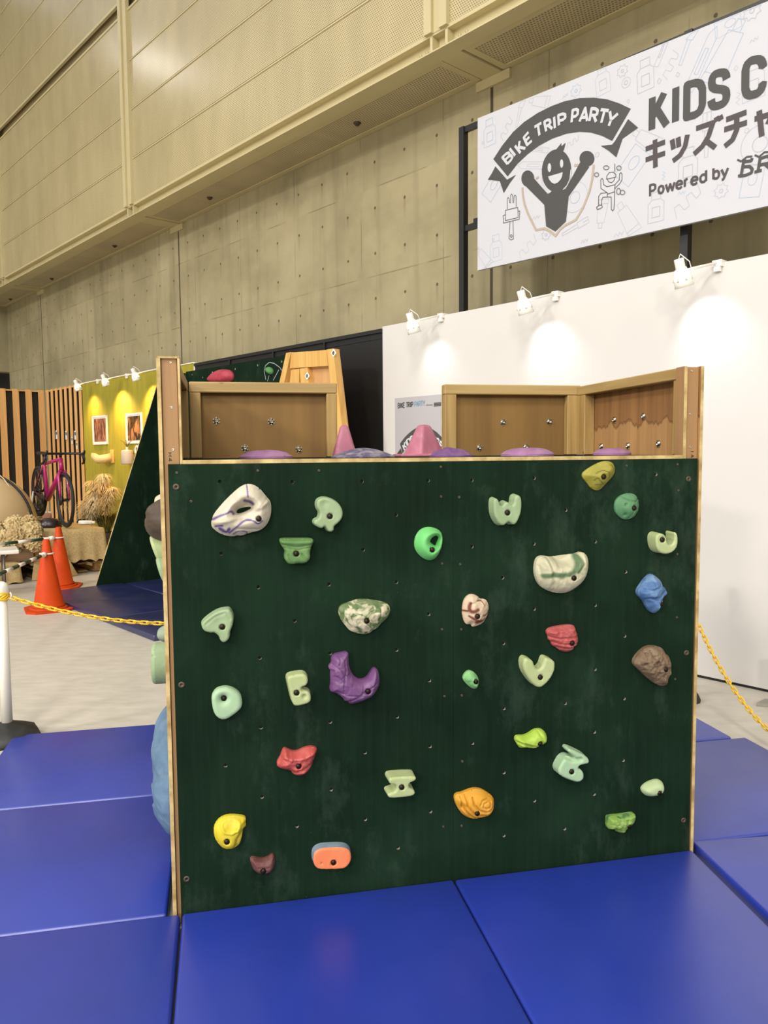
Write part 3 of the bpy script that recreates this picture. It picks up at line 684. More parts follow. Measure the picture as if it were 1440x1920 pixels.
H('purple crescent hold with crystal facets', 'B2', [(295,690),(320,660),(380,645),(440,635),(450,655),(448,700),(455,770),(480,830),(520,875),(570,890),(615,870),(645,825),(670,785),(695,780),(715,800),(728,860),(728,930),(700,985),(670,1030),(620,1060),(540,1090),(465,1108),(445,1080),(415,1080),(400,1050),(340,1005),(285,995),(280,960),(290,920),(288,840),(290,800),(270,785),(275,760),(298,740)],
  .05, hold_mat('purple_resin', (112,72,128), (128,88,142), chalk=.18, rough=.45), .018, 'steep', it=1, bolts=[(612,972)], edge=.35, facet=.006, noise_scale=38, seed=3,
  grooves=[([(300,745),(370,780),(410,830),(395,940)],.002,.005),([(410,700),(420,790),(410,830)],.002,.005),([(330,970),(420,1010),(540,1010),(690,910)],.002,.006),([(430,1075),(560,1010)],.003,.006)])
H('pale mint hold like a tilted letter A, left of the left panel', 'B1', [(183,350),(190,325),(260,265),(340,220),(420,207),(440,215),(465,265),(468,310),(455,370),(432,420),(434,465),(405,500),(375,507),(350,487),(340,450),(300,415),(260,420),(210,405),(188,380)],
  .042, mint, group=MG, bolts=[(368,365)], R=.008, draft=.003, it=1, grooves=[([(220,340),(300,275),(400,235),(440,290)],.004,.003)], dimples=[((340,310),.018,.004)])
H('pale mint egg-shaped hold with a round bolt dish, left edge', 'B1', [(270,1010),(278,970),(310,925),(370,903),(430,905),(490,930),(535,970),(550,1030),(545,1080),(510,1120),(450,1165),(400,1192),(350,1190),(310,1160),(285,1110)],
  .036, aqua, .02, R=.014, bolts=[(382,1002)], dimples=[((380,1000),.014,.016)], group=MG)
H('pale sage hold like a letter E, beside the purple crescent', 'B1', [(952,830),(975,805),(1060,790),(1110,790),(1138,820),(1142,860),(1125,895),(1090,908),(1086,922),(1095,932),(1120,944),(1145,948),(1165,975),(1168,1025),(1150,1050),(1090,1070),(1030,1080),(1005,1060),(985,985),(965,900)],
  .042, sage, group=MG, bolts=[(1038,958)], R=.007, draft=.003, it=1, dimples=[((1108,990),.006,.012),((1100,925),.007,.012)])
H('salmon pink wedge hold above the yellow one', 'C1', [(765,360),(765,330),(800,275),(805,250),(825,208),(850,212),(900,235),(945,238),(1000,210),(1060,192),(1115,200),(1128,215),(1118,250),(1100,300),(1085,350),(1050,410),(1010,445),(960,458),(910,440),(880,402),(820,395),(770,375)],
  .045, hold_mat('salmon_resin', (190,84,82), (204,98,94), chalk=.15, rough=.42), .015, 'steep', it=1, bolts=[(953,340)], edge=.3, noise_amp=.006, noise_scale=45, ridges=[([(820,270),(900,280),(1010,270),(1100,215)],.006,.008)], grooves=[([(1090,330),(1000,380),(890,420)],.006,.008),([(780,370),(800,280)],.004,.004)])
H('bright yellow hold with a shallow round dish, bottom left', 'C1', [(193,950),(205,900),(250,845),(320,818),(400,818),(475,830),(488,850),(482,880),(488,905),(470,935),(455,970),(448,1010),(435,1060),(415,1090),(370,1115),(315,1122),(275,1108),(235,1070),(205,1020)],
  .045, hold_mat('yellow_resin', (222,204,44), (230,214,62), chalk=.15), .018, 'steep', it=1, bolts=[(313,1018)], edge=.3,
  ridges=[([(265,890),(275,855),(320,835),(380,835),(425,850),(430,890),(410,930),(350,945),(295,935),(265,890)],.0035,.005)], dimples=[((350,885),.018,.007),((395,945),.004,.006)], grooves=[([(470,940),(410,1010),(395,1080)],.006,.012)])
H('small maroon U-shaped hold at the bottom left', 'C1', [(520,1210),(535,1188),(600,1200),(650,1203),(690,1185),(715,1162),(738,1165),(748,1200),(750,1240),(735,1290),(700,1325),(640,1337),(590,1330),(555,1305),(535,1260)],
  .034, hold_mat('maroon_resin', (104,62,60), (122,78,76), chalk=.2), .012, 'steep', it=1, bolts=[(640,1290)], edge=.3, ridges=[([(530,1195),(640,1215),(735,1170)],.004,.006)], grooves=[([(600,1260),(690,1258)],.002,.003),([(545,1210),(590,1310)],.002,.003)])
ob = H('orange pill-shaped hold with a blue back layer, bottom of left panel', 'C1', [(1093,1200),(1100,1150),(1145,1118),(1200,1108),(1340,1102),(1400,1115),(1432,1150),(1436,1210),(1420,1250),(1390,1285),(1340,1300),(1150,1305),(1110,1280),(1095,1240)],
  .036, [hold_mat('orange_resin', (244,138,92), (250,148,102), chalk=.05), hold_mat('blue_grey_resin', (128,150,172))], R=.006, bolts=[(1275,1240)], dimples=[((1168,1245),.003,.006)], draft=.003)
H('pale sage hold like a sideways letter H, bottom of left panel', 'C2', [(632,530),(622,510),(624,488),(640,474),(750,466),(855,464),(868,478),(868,492),(845,512),(815,518),(800,545),(808,572),(850,590),(860,615),(845,638),(760,652),(640,662),(615,648),(612,625),(640,612),(680,600),(695,570),(685,540),(650,535)],
  .058, sage, group=MG, bolts=[(738,562)], R=.007, it=1, draft=.002)
H('pale mint hold like a letter W, top of the right panel', 'A3', [(512,540),(512,480),(525,455),(545,458),(558,480),(572,520),(590,522),(620,485),(650,492),(675,518),(695,508),(700,445),(722,424),(750,432),(764,470),(762,560),(745,620),(715,680),(690,692),(665,676),(645,664),(630,676),(600,700),(570,690),(540,650),(518,600)],
  .045, mint, group=MG, bolts=[(635,583)], R=.007, it=1, draft=.004, ridges=[([(570,490),(600,470),(640,490)],.006,.003)])
H('olive yellow rounded triangle hold, top right under the parapet', 'A4', [(158,240),(170,215),(240,165),(320,125),(380,115),(430,130),(453,175),(448,230),(420,270),(370,320),(320,375),(285,385),(240,365),(200,310),(165,270)],
  .04, hold_mat('olive_resin', (150,146,52), (168,160,66), vein=(92,88,34), chalk=.12, scale=12), .012, 'soft', bolts=[(318,258)], edge=.2, it=1,
  veins=[([(250,230),(280,210),(320,200),(370,220),(380,260)],.0025),([(240,290),(260,260),(290,300),(330,325)],.003),([(390,150),(420,170),(430,200)],.0025),([(255,330),(300,330),(350,310)],.002)])
H('green ladybird-patterned round hold, upper right', 'A4', [(450,530),(460,475),(500,430),(560,405),(620,410),(655,440),(670,490),(665,560),(640,610),(590,640),(540,648),(495,620),(460,580)],
  .036, hold_mat('jade_resin', (84,138,98), (96,150,110), chalk=.12), .014, 'dome', bolts=[(600,538)], edge=.25, grooves=[([(505,430),(560,468),(620,482),(668,455)],.0022,.008),([(600,560),(592,590),(565,645)],.0022,.008)],
  dimples=[((528,508),.0065,.008),((530,600),.006,.008),((655,497),.0045,.008),((640,590),.0045,.008)], ridges=[([(508,508),(528,488),(548,508),(528,528),(508,508)],.0015,.002)])
H('pale sage hold like a letter e or D with a slot, right edge', 'A4', [(818,840),(822,790),(850,766),(888,775),(912,800),(918,850),(935,873),(962,873),(984,848),(990,800),(984,765),(1003,760),(1018,800),(1018,860),(1000,910),(960,945),(905,957),(855,942),(828,898)],
  .055, sage, group=MG, bolts=[(878,827)], R=.006, it=1, draft=.002)
H('large off-white cup hold streaked with green, right panel', 'A3', [(885,1100),(890,1040),(905,995),(940,972),(990,975),(1030,985),(1120,972),(1200,962),(1270,950),(1295,937),(1330,945),(1360,990),(1365,1060),(1350,1140),(1310,1210),(1250,1260),(1180,1300),(1100,1310),(1020,1295),(950,1260),(910,1210),(890,1150)],
  .062, hold_mat('offwhite_green', (196,196,170), (212,210,186), vein=(92,118,84), chalk=.15, scale=14), .022, 'steep', it=1, bolts=[(1190,1157)], edge=.3, noise_amp=.003, noise_scale=50,
  veins=[([(1240,965),(1245,1010),(1220,1070),(1170,1120),(1090,1135),(1000,1130),(940,1140)],.016),([(1250,970),(1270,1030),(1230,1100)],.014)], dimples=[((1090,1000),.020,.030),((1150,1000),.022,.030),((1210,1000),.018,.018)],
  grooves=[([(985,980),(1010,1110),(1030,1290)],.003,.005),([(1290,945),(1290,1040),(1230,1110)],.003,.004),([(905,1060),(940,1250)],.003,.006)], ridges=[([(950,980),(975,1100),(985,1270)],.007,.006)])
H('cream hold swirled in rust brown, right of the panel joint', 'B3', [(230,290),(245,215),(280,175),(320,163),(365,180),(390,210),(430,208),(455,230),(468,280),(462,330),(440,385),(410,430),(350,455),(315,462),(308,432),(270,440),(250,420),(232,360)],
  .036, hold_mat('cream_rust', (214,198,176), (204,176,154), vein=(112,50,30), chalk=.1), .014, 'dome', it=1, bolts=[(347,355)], edge=.25, seed=2, noise_amp=.003, noise_scale=50,
  veins=[([(290,240),(272,290),(300,320),(350,295)],.010),([(236,312),(268,308)],.006),([(350,222),(395,215),(415,262)],.0032),([(278,355),(330,385),(400,410),(430,380)],.006),([(400,352),(440,345),(462,310)],.0045),([(345,410),(385,400)],.012)],
  grooves=[([(385,205),(350,230),(300,250)],.004,.005)])
H('rose pink ridged rock hold, right panel', 'B3', [(985,510),(1000,475),(1070,455),(1150,442),(1225,440),(1240,460),(1250,500),(1265,530),(1268,580),(1260,620),(1235,640),(1215,670),(1160,685),(1100,670),(1085,650),(1040,630),(1028,590),(1003,575),(1005,545)],
  .042, hold_mat('rose_resin', (176,78,82), (194,98,98), chalk=.25), .014, 'steep', it=1, bolts=[(1190,592)], edge=.3, noise_amp=.004, noise_scale=55,
  grooves=[([(1000,545),(1080,552),(1180,545),(1262,540)],.003,.008),([(1025,590),(1120,605),(1262,598)],.003,.007),([(1060,635),(1150,645),(1240,635)],.003,.006)], ridges=[([(1000,500),(1120,480),(1230,470)],.006,.006)])
H('light blue craggy rock hold, right edge', 'B4', [(655,230),(680,190),(720,130),(780,75),(820,100),(870,145),(875,190),(905,200),(915,240),(900,270),(870,285),(882,330),(860,380),(820,430),(780,430),(745,385),(720,330),(680,290),(660,265)],
  .055, hold_mat('sky_blue_resin', (72,110,168), (104,142,190), chalk=.3, scale=20), .02, 'steep', it=1, bolts=[(837,340)], edge=.3, noise_amp=.010, noise_scale=32, seed=5, grooves=[([(690,220),(760,215),(840,170)],.004,.006),([(720,290),(800,290),(870,230)],.005,.012),([(880,230),(900,215)],.004,.008)])
ob = H('brown pitted lava-like hold, right edge', 'B4', [(630,860),(670,800),(730,745),(800,727),(870,740),(900,775),(905,795),(940,820),(955,870),(962,930),(955,980),(930,1020),(932,1060),(905,1090),(860,1090),(800,1060),(740,1010),(690,960),(630,905)],
  .055, hold_mat('lava_brown_resin', (112,92,72), (132,112,90), chalk=.12, scale=30), .025, 'steep', it=1, bolts=[(870,922)], edge=.35, noise_amp=.010, noise_scale=42, seed=9,
  dimples=[((720,795),.004,.014),((700,880),.004,.014),((800,860),.005,.014),((822,890),.004,.012),((760,770),.004,.012),((850,800),.004,.012),((900,860),.004,.01),((820,960),.005,.012),((700,940),.004,.01),((780,810),.003,.008),((840,850),.003,.008),((925,990),.003,.010),((860,980),.004,.008),((760,880),.003,.008)])
x, z = box_px(*cpx('B4', (766,945)), -.052); tgm = MB(); tgm.box(-.007, .007, -.0065, .0065, .0, .0012)
tgm.strokes([[(-.004,-.003),(-.004,.003),(-.001,.003),(-.001,0),(-.004,0)],[(.001,-.003),(.001,.003),(.004,.003),(.004,-.003)]], .001, ID, .0014, 1)
lq = inv_pt(ob.matrix_world, BOX @ Vector((x, -.052, z))); tgm.build('paper_tag', [M['offwhite'], M['ink']], ob, T(lq.x, lq.y, .0555) @ Matrix.Rotation(-.12, 4, 'Z'), 'small white tag stuck on the hold')
H('small bright green nub hold beside the panel joint', 'B3', [(232,915),(250,875),(285,850),(325,860),(360,895),(378,940),(372,990),(350,1020),(310,1012),(270,980),(240,945)],
  .03, hold_mat('spring_green_resin', (124,188,122), (146,204,146), chalk=.2, scale=25), .012, 'dome', bolts=[(340,943)], edge=.3, noise_amp=.003, noise_scale=60)
H('pale sage hold like a letter U or V, centre of the right panel', 'B3', [(762,790),(770,745),(795,730),(850,755),(862,800),(885,833),(915,828),(940,795),(955,740),(975,727),(1040,755),(1050,790),(1040,860),(990,940),(935,990),(905,997),(870,985),(820,930),(775,860)],
  .045, sage, .03, group=MG, bolts=[(915,903)], R=.009, it=1, draft=.002)
H('lime green slug-like hold with a gaping mouth', 'C3', [(605,285),(612,245),(640,238),(690,240),(740,215),(780,185),(825,178),(860,185),(890,230),(890,280),(865,310),(825,335),(770,352),(720,345),(650,350),(630,325),(620,300)],
  .042, hold_mat('lime_resin', (164,200,70), (180,212,90), chalk=.15), .014, 'steep', it=1, bolts=[(808,290)], edge=.3, noise_amp=.003, noise_scale=50, grooves=[([(608,290),(680,300),(760,325),(850,318)],.0035,.016),([(800,190),(830,240),(850,310)],.003,.005),([(640,330),(700,335)],.003,.006)])
H('pale aqua hold like a number 2 with a thin top arm, right panel', 'C3', [(980,548),(990,510),(1030,440),(1075,420),(1120,432),(1140,428),(1068,372),(1075,350),(1090,348),(1160,378),(1240,418),(1262,455),(1250,480),(1200,487),(1165,500),(1158,525),(1190,535),(1213,575),(1205,620),(1170,645),(1120,640),(1000,590)],
  .05, aqua, .035, group=MG, bolts=[(1100,550)], R=.008, it=1, draft=.002, grooves=[([(1040,420),(1110,445),(1180,440)],.006,.014)])
H('orange-yellow rose-shaped hold, bottom of the right panel', 'C3', [(58,800),(75,765),(130,755),(190,730),(245,715),(310,725),(360,755),(410,790),(417,850),(410,910),(370,960),(300,975),(240,990),(180,975),(130,945),(95,900),(70,850)],
  .048, hold_mat('amber_resin', (222,158,40), (230,172,60), chalk=.12), .016, 'steep', it=1, bolts=[(242,908)], edge=.3,
  grooves=[([(205,775),(215,830),(260,880),(330,900),(390,880)],.0026,.012),([(150,765),(160,850),(220,915),(320,945)],.0026,.012),([(105,780),(120,870),(190,945),(260,975)],.0026,.012),([(270,830),(290,795),(335,785),(370,810),(365,850),(325,865),(295,850),(300,820),(330,812)],.002,.008)], dimples=[((120,860),.012,.006)])
H('small pale mint pill hold at the lower right edge', 'C4', [(882,540),(890,510),(940,470),(1010,445),(1060,450),(1085,490),(1080,540),(1050,575),(1000,592),(940,597),(900,575)],
  .036, mint2, .014, 'steep', group=MG, bolts=[(1018,545)], edge=.25)
H('jagged mottled green hold, lowest on the right panel', 'C4', [(567,790),(580,768),(700,760),(800,740),(825,755),(825,800),(790,850),(750,880),(715,925),(650,910),(630,880),(590,890),(568,870)],
  .038, hold_mat('mottled_green_resin', (136,174,84), (52,112,70), scale=26, lo=.52, hi=.64, chalk=.15), .014, 'steep', it=1, bolts=[(745,840)], edge=.35, noise_amp=.007, noise_scale=50, seed=4, ridges=[([(575,780),(700,775),(815,750)],.006,.008)])
# holds on the outer left side of the box (seen edge-on) and on its platform
LEFT = BOX @ T(-.026, 0, 0) @ Matrix(((0,0,-1,0),(-1,0,0,0),(0,1,0,0),(0,0,0,1)))     # x = -depth along the side, y = up, z = out
def ell(cx, cy, rx, ry, n=14, jit=0, seed=0):
    rnd = random.Random(seed); return [(cx+rx*math.cos(2*math.pi*k/n)*(1+jit*(rnd.random()-.5)), cy+ry*math.sin(2*math.pi*k/n)*(1+jit*(rnd.random()-.5))) for k in range(n)]
SG = 'holds on the left side of the box'
def SH(label, b, h, rb, rh, D, mats, **kw):
    return make_hold(label, 'climbing hold', LEFT, ell(-b, h, rb, rh, 12, kw.pop('jit', .12), kw.get('seed', 1)), D, mats, group=SG, bolt_mat=M['bolt'], **kw)
SH('small white round hold peeking over the brown one on the box side', .56, 1.345, .05, .035, .062, hold_mat('cream_resin', (214,206,184)), prof='steep', edge=.3, seed=1)
SH('dark brown bulging hold, uppermost big one on the left side of the box', .42, 1.285, .09, .085, .085, hold_mat('umber_resin', (72,58,46), (86,70,56), chalk=.06), prof='steep', edge=.25, seed=2, noise_amp=.006)
SH('grey-green stepped hold under the brown one on the box side', .44, 1.175, .06, .055, .058, sage, R=.012, seed=3, tilt=(0, .35))
SH('thin pale green hold low under the stepped one on the box side', .40, 1.105, .05, .05, .040, mint, R=.014, seed=4, tilt=(0, .3))
SH('grey dusty nub hold beside the end of the yellow chain', .45, .862, .05, .036, .058, hold_mat('dusty_mint_resin', (150,168,146), chalk=.4), prof='steep', edge=.3, seed=5)
SH('mint drum-shaped hold on the box side just below the chain', .34, .782, .075, .075, .070, mint, R=.014, seed=6, jit=.04, grooves=[([(-.42,.822),(-.25,.822)], .003, .006)])
SH('tiny bright green hold on the left side of the box', .42, .70, .035, .036, .026, hold_mat('bright_green_resin', (96,190,70)), prof='steep', edge=.3, seed=7)
make_hold('huge light blue faceted hold low on the left side of the box', 'climbing hold', LEFT, [(-.42,.62),(-.36,.60),(-.28,.52),(-.22,.40),(-.20,.30),(-.24,.20),(-.33,.14),(-.42,.15),(-.52,.20),(-.60,.30),(-.62,.42),(-.56,.54)], .085,
          hold_mat('denim_blue_resin', (84,116,150), (100,132,166), chalk=.2), prof='steep', edge=.2, facet=.010, noise_scale=16, noise_amp=.004, seed=8, step=.006, it=1, bolts=[(-.40,.36)], group=SG)
TOP = BOX @ T(0, 0, HT+.0125)
TG = 'holds on top of the platform'
def top_hold(label, px0, px1, b, rb, D, mats, **kw):
    x0 = box_px(px0, 850, b)[0]; x1 = box_px(px1, 850, b)[0]
    return make_hold(label, 'climbing hold', TOP, ell((x0+x1)/2, b, (x1-x0)/2, rb, 14, kw.pop('jit', .06), kw.get('seed', 1)), D, mats, group=TG, **kw)
lil = hold_mat('lilac_resin', (158,112,162), (174,130,176), chalk=.2); vio = hold_mat('violet_resin', (112,74,136), (132,92,150), chalk=.15)
top_hold('purple flat hold on the platform in front of the left parapet', 447, 551, .36, .11, .030, lil, prof='steep', edge=.25, seed=1, step=.005, noise_amp=.002, dimples=[((.32,.30), .01, .004)])
top_hold('grey and violet marbled hold on the platform beside the left parapet', 620, 740, .42, .12, .036, hold_mat('grey_violet_marble', (98,90,128), (164,160,178), scale=16, dist=1.5), prof='soft', edge=.12, seed=2, step=.005)
top_hold('violet ridged hold right of the big pink cone on the platform', 806, 886, .34, .08, .034, vio, prof='soft', edge=.15, seed=3, step=.005, noise_amp=.006)
top_hold('lilac flat hold on the platform before the right parapet', 940, 1036, .40, .11, .032, lil, prof='steep', edge=.25, seed=4, step=.005, grooves=[([(1.24,.35),(1.30,.30),(1.36,.35)], .004, .004)])
top_hold('small lilac hold on the platform in front of the right wing', 1115, 1180, .42, .08, .028, lil, prof='steep', edge=.3, seed=5, step=.005)
def pink_cone(label, px, pt, b, w_, plate):
    x, _ = box_px(px, 850, b); q = inv_pt(BOX, plane_pt(px, pt, BOX @ Vector((0, b, 0)), BOX.to_3x3() @ Vector((0, 1, 0)))); hgt = q.z-(HT+.0125)
    o = thing('pink_volume', label, 'climbing volume', TOP @ T(x, b, 0), TG)
    bm = bmesh.new(); n = 4
    lo = [bm.verts.new((sx*w_/2, sy*w_*.4, .0)) for sx, sy in ((-1,-1),(1,-1),(1,1),(-1,1))]; hi = [bm.verts.new((sx*w_*.16, sy*w_*.13, hgt)) for sx, sy in ((-1,-1),(1,-1),(1,1),(-1,1))]
    bm.faces.new(lo[::-1]); bm.faces.new(hi)
    for i in range(4): bm.faces.new((lo[i], lo[(i+1) % 4], hi[(i+1) % 4], hi[i]))
    bmesh.ops.bevel(bm, geom=[e for e in bm.edges], offset=.012, segments=3, profile=.5, affect='EDGES')
    m = MB(); m.bm(bm, 0, True, Matrix.Rotation(.5, 4, 'Z') if plate else None); m.build('cone', M['pink'], o)
    if plate:
        m = MB(); m.rbox(-w_*.78, w_*.52, -w_*.6, w_*.5, .0, .012, .004); m.build('base_plate', M['pink'], o)
M['pink'] = hold_mat('pink_resin', (186,112,140), (200,128,154), chalk=.25, rough=.5)
pink_cone('big pink blunt cone volume standing in the gap between the parapets', 795, 796.5, .55, .145, True)
pink_cone('smaller pink cone volume beside the left parapet post', 646, 797, .74, .10, False)
# ------------------------------------------------------------------ overhead sign
SO = -.15
sign = thing('signboard', 'large white signboard with charcoal lettering and a cheering figure emblem, upper right', 'sign', WALL @ T(-2.4, SO, 3.66))
SP = WALL @ Matrix.Rotation(math.pi/2, 4, 'X') @ Matrix.Scale(1, 4)
def sgn(px, py):          # pixel -> sign-local (x along, z up)
    x, z = wall_px(px, py, SO); return x+2.4, z-3.66
SL = Matrix(((1,0,0,0),(0,0,1,0),(0,1,0,0),(0,0,0,1)))      # (u,v,w)->(x=u,y=w,z=v)
zt0, zb0 = sgn(895.5, 222)[1], sgn(895.5, 507)[1]; xl = sgn(895.5, 400)[0]; xr = xl-2.72
zt1, zb1 = zt0-.05, zb0-.03
m = MB(); m.prism([(xl, zb0), (xl, zt0), (xr, zt1), (xr, zb1)], -.03, 0, 0, SL); m.build('board', M['paper'], sign)
def s5(*p): return [sgn(900+x/4.8, 160+y/4.8) for x, y in p]
def s6(*p): return [sgn(1140+x/4.8, 60+y/4.8) for x, y in p]
def ellp(cx, cy, rx, ry, n=28, tilt=0): return [(cx+rx*math.cos(t)*math.cos(tilt)-ry*math.sin(t)*math.sin(tilt), cy+rx*math.cos(t)*math.sin(tilt)+ry*math.sin(t)*math.cos(tilt)) for t in (2*math.pi*k/n for k in range(n))]
GL = {'B': [[(0,0),(0,1),(.6,1),(.9,.9),(.9,.64),(.6,.53),(0,.53)],[(.6,.53),(.97,.42),(.97,.1),(.65,0),(0,0)]], 'I': [[(.5,0),(.5,1)]], 'K': [[(0,0),(0,1)],[(.95,1),(.05,.40)],[(.35,.58),(1,0)]],
      'E': [[(1,1),(0,1),(0,0),(1,0)],[(0,.52),(.85,.52)]], 'T': [[(0,1),(1,1)],[(.5,1),(.5,0)]], 'R': [[(0,0),(0,1),(.6,1),(.95,.88),(.95,.6),(.6,.48),(0,.48)],[(.5,.48),(1,0)]],
      'P': [[(0,0),(0,1),(.65,1),(.97,.87),(.97,.57),(.65,.44),(0,.44)]], 'A': [[(0,0),(.5,1),(1,0)],[(.18,.3),(.82,.3)]], 'Y': [[(0,1),(.5,.45),(1,1)],[(.5,.45),(.5,0)]],
      'D': [[(0,0),(0,1),(.55,1),(.85,.93),(1,.75),(1,.25),(.85,.07),(.55,0),(0,0)]], 'S': [[(1,.76),(.95,.9),(.8,.98),(.5,1),(.2,.98),(.05,.9),(0,.76),(.05,.62),(.25,.54),(.75,.46),(.95,.38),(1,.24),(.95,.1),(.8,.02),(.5,0),(.2,.02),(.05,.1),(0,.24)]],
      'C': [[(1,.72),(1,.8),(.9,.93),(.7,1),(.3,1),(.1,.93),(0,.78),(0,.22),(.1,.07),(.3,0),(.7,0),(.9,.07),(1,.2),(1,.28)]], 'N': [[(0,0),(0,1),(1,0),(1,1)]], 'H': [[(0,0),(0,1)],[(1,0),(1,1)],[(0,.5),(1,.5)]], 'L': [[(0,1),(0,0),(1,0)]],
      'G': [[(1,.78),(.85,.95),(.6,1),(.25,.98),(.05,.85),(0,.7),(0,.3),(.05,.13),(.25,0),(.75,0),(1,.15),(1,.47),(.6,.47)]],
      'o': [[(.5,.68),(.85,.6),(1,.34),(.85,.08),(.5,0),(.15,.08),(0,.34),(.15,.6),(.5,.68)]], 'w': [[(0,.68),(.25,0),(.5,.62),(.75,0),(1,.68)]], 'e': [[(0,.36),(1,.36),(.95,.55),(.7,.67),(.3,.67),(.05,.52),(0,.34),(.05,.14),(.3,0),(.7,0),(.95,.12)]],
      'r': [[(0,0),(0,.68)],[(0,.45),(.3,.64),(.9,.67)]], 'd': [[(1,0),(1,1)],[(1,.5),(.7,.67),(.3,.67),(.03,.5),(0,.34),(.03,.16),(.3,0),(.7,0),(1,.17)]], 'b': [[(0,0),(0,1)],[(0,.5),(.3,.67),(.7,.67),(.97,.5),(1,.34),(.97,.16),(.7,0),(.3,0),(0,.17)]], 'y': [[(0,.68),(.5,0)],[(1,.68),(.5,0),(.3,-.25),(.05,-.28)]]}
def glyph(mb, ch, q, conv, wd, Mx, z):      # q = pixel corners TL, TR, BL, BR
    TL, TR, BL, BR = q
    for ln in GL[ch]:
        pts = []
        for u, v in ln:
            if u == .5 and False: pass
            x = (BL[0]*(1-u)+BR[0]*u)*(1-v)+(TL[0]*(1-u)+TR[0]*u)*v; y = (BL[1]*(1-u)+BR[1]*u)*(1-v)+(TL[1]*(1-u)+TR[1]*u)*v
            pts.append((x, y))
        mb.strokes([conv(*pts)], wd, Mx, z)
Z1, Z2, Z3 = .0030, .0050, .0070
bn = MB()
bn.flat(s5((122,665),(200,545),(300,420),(400,330),(520,250),(640,190),(760,145),(900,115),(1030,112),(1150,128),(1260,165),(1358,212),(1190,500),(1100,455),(1000,425),(900,418),(780,435),(650,480),(530,545),(430,620),(340,705),(250,820)), SL, Z1)
bn.flat(s5((140,730),(245,850),(325,805),(270,880),(215,970),(180,862),(72,850),(110,790)), SL, Z1)
bn.flat(s5((1335,305),(1425,382),(1285,480),(1228,648),(1160,590),(1088,545),(1190,535),(1215,505)), SL, Z1)
bn.build('ribbon_print', M['ink'], sign, None, 'charcoal ribbon banner printed above the figure')
bl = MB()
for ch, q in (('B', ((205,648),(262,596),(250,708),(300,655))), ('I', ((250,590),(290,552),(300,655),(340,612))), ('K', ((318,545),(362,500),(368,610),(412,570))), ('E', ((398,470),(440,422),(428,538),(470,500))),
              ('T', ((493,377),(556,340),(506,465),(572,438))), ('R', ((583,330),(630,302),(600,415),(655,392))), ('I', ((645,295),(695,275),(653,395),(703,380))), ('P', ((708,272),(770,252),(715,362),(778,345))),
              ('P', ((838,226),(888,212),(828,335),(880,325))), ('A', ((922,208),(978,206),(898,328),(968,322))), ('R', ((1008,210),(1068,216),(988,323),(1048,330))), ('T', ((1090,220),(1162,230),(1058,335),(1132,342))), ('Y', ((1172,235),(1245,256),(1125,358),(1200,375)))):
    glyph(bl, ch, q, s5, .022, SL, Z2)
bl.build('ribbon_lettering', M['paper'], sign, None, 'white lettering on the charcoal ribbon')
fg = MB()
fg.flat(s5(*ellp(690, 768, 132, 192, 32, .06)), SL, Z1)
fg.flat(s5((660,610),(735,520),(733,550),(772,518),(757,580),(720,620)), SL, Z1)
fg.flat(s5(*ellp(432, 840, 58, 74, 24)), SL, Z1); fg.flat(s5(*ellp(964, 660, 67, 70, 24)), SL, Z1)
fg.flat(s5((490,840),(610,978),(632,968),(660,940),(745,930),(772,935),(905,690),(985,735),(800,1000),(775,1225),(680,1316),(597,1270),(580,1075),(415,910)), SL, Z1)
fg.build('figure_print', M['ink'], sign, None, 'charcoal cheering figure with raised fists')
fc = MB()
fc.flat(s5(*ellp(628, 742, 16, 40, 20)), SL, Z2); fc.flat(s5(*ellp(738, 705, 15, 38, 20)), SL, Z2)
fc.flat(s5((616,822),(748,783),(742,820),(730,848),(705,875),(675,888),(648,876),(628,852)), SL, Z2)
fc.strokes([s5((552,830),(565,890),(595,950),(622,972)), s5((822,760),(812,850),(785,905),(752,940))], .008, SL, Z2)
fc.build('figure_face', M['paper'], sign)
sh = MB(); sh.strokes([s5((382,920),(388,1000),(405,1080),(430,1150),(505,1303),(580,1288),(630,1312),(682,1355),(720,1300),(765,1262),(865,1210),(930,1100),(985,960),(1010,850),(1025,715)), s5((505,840),(530,825)), s5((850,720),(885,718))], .0175, SL, Z1)
sh.build('shield_outline', M['gold'], sign)
ic = MB()
ic.strokes([s5(*l) for l in ([(247,1115),(247,1020),(255,1008),(265,1025),(268,1058),(275,1058),(277,990),(286,978),(294,990),(298,1055),(305,1055),(308,998),(317,986),(326,1000),(328,1095)], [(230,1125),(342,1098),(344,1190),(230,1217),(230,1125)],
     [(230,1165),(210,1172),(212,1240),(355,1205),(360,1130),(344,1135)], [(272,1228),(262,1378),(280,1391),(303,1382),(298,1220)], ellp(283,1356,9,12,10)+[(292,1356)])], .0042, SL, Z1)
ic.build('brush_icon', M['ink'], sign, None, 'thin outline of a brush')
ic = MB()
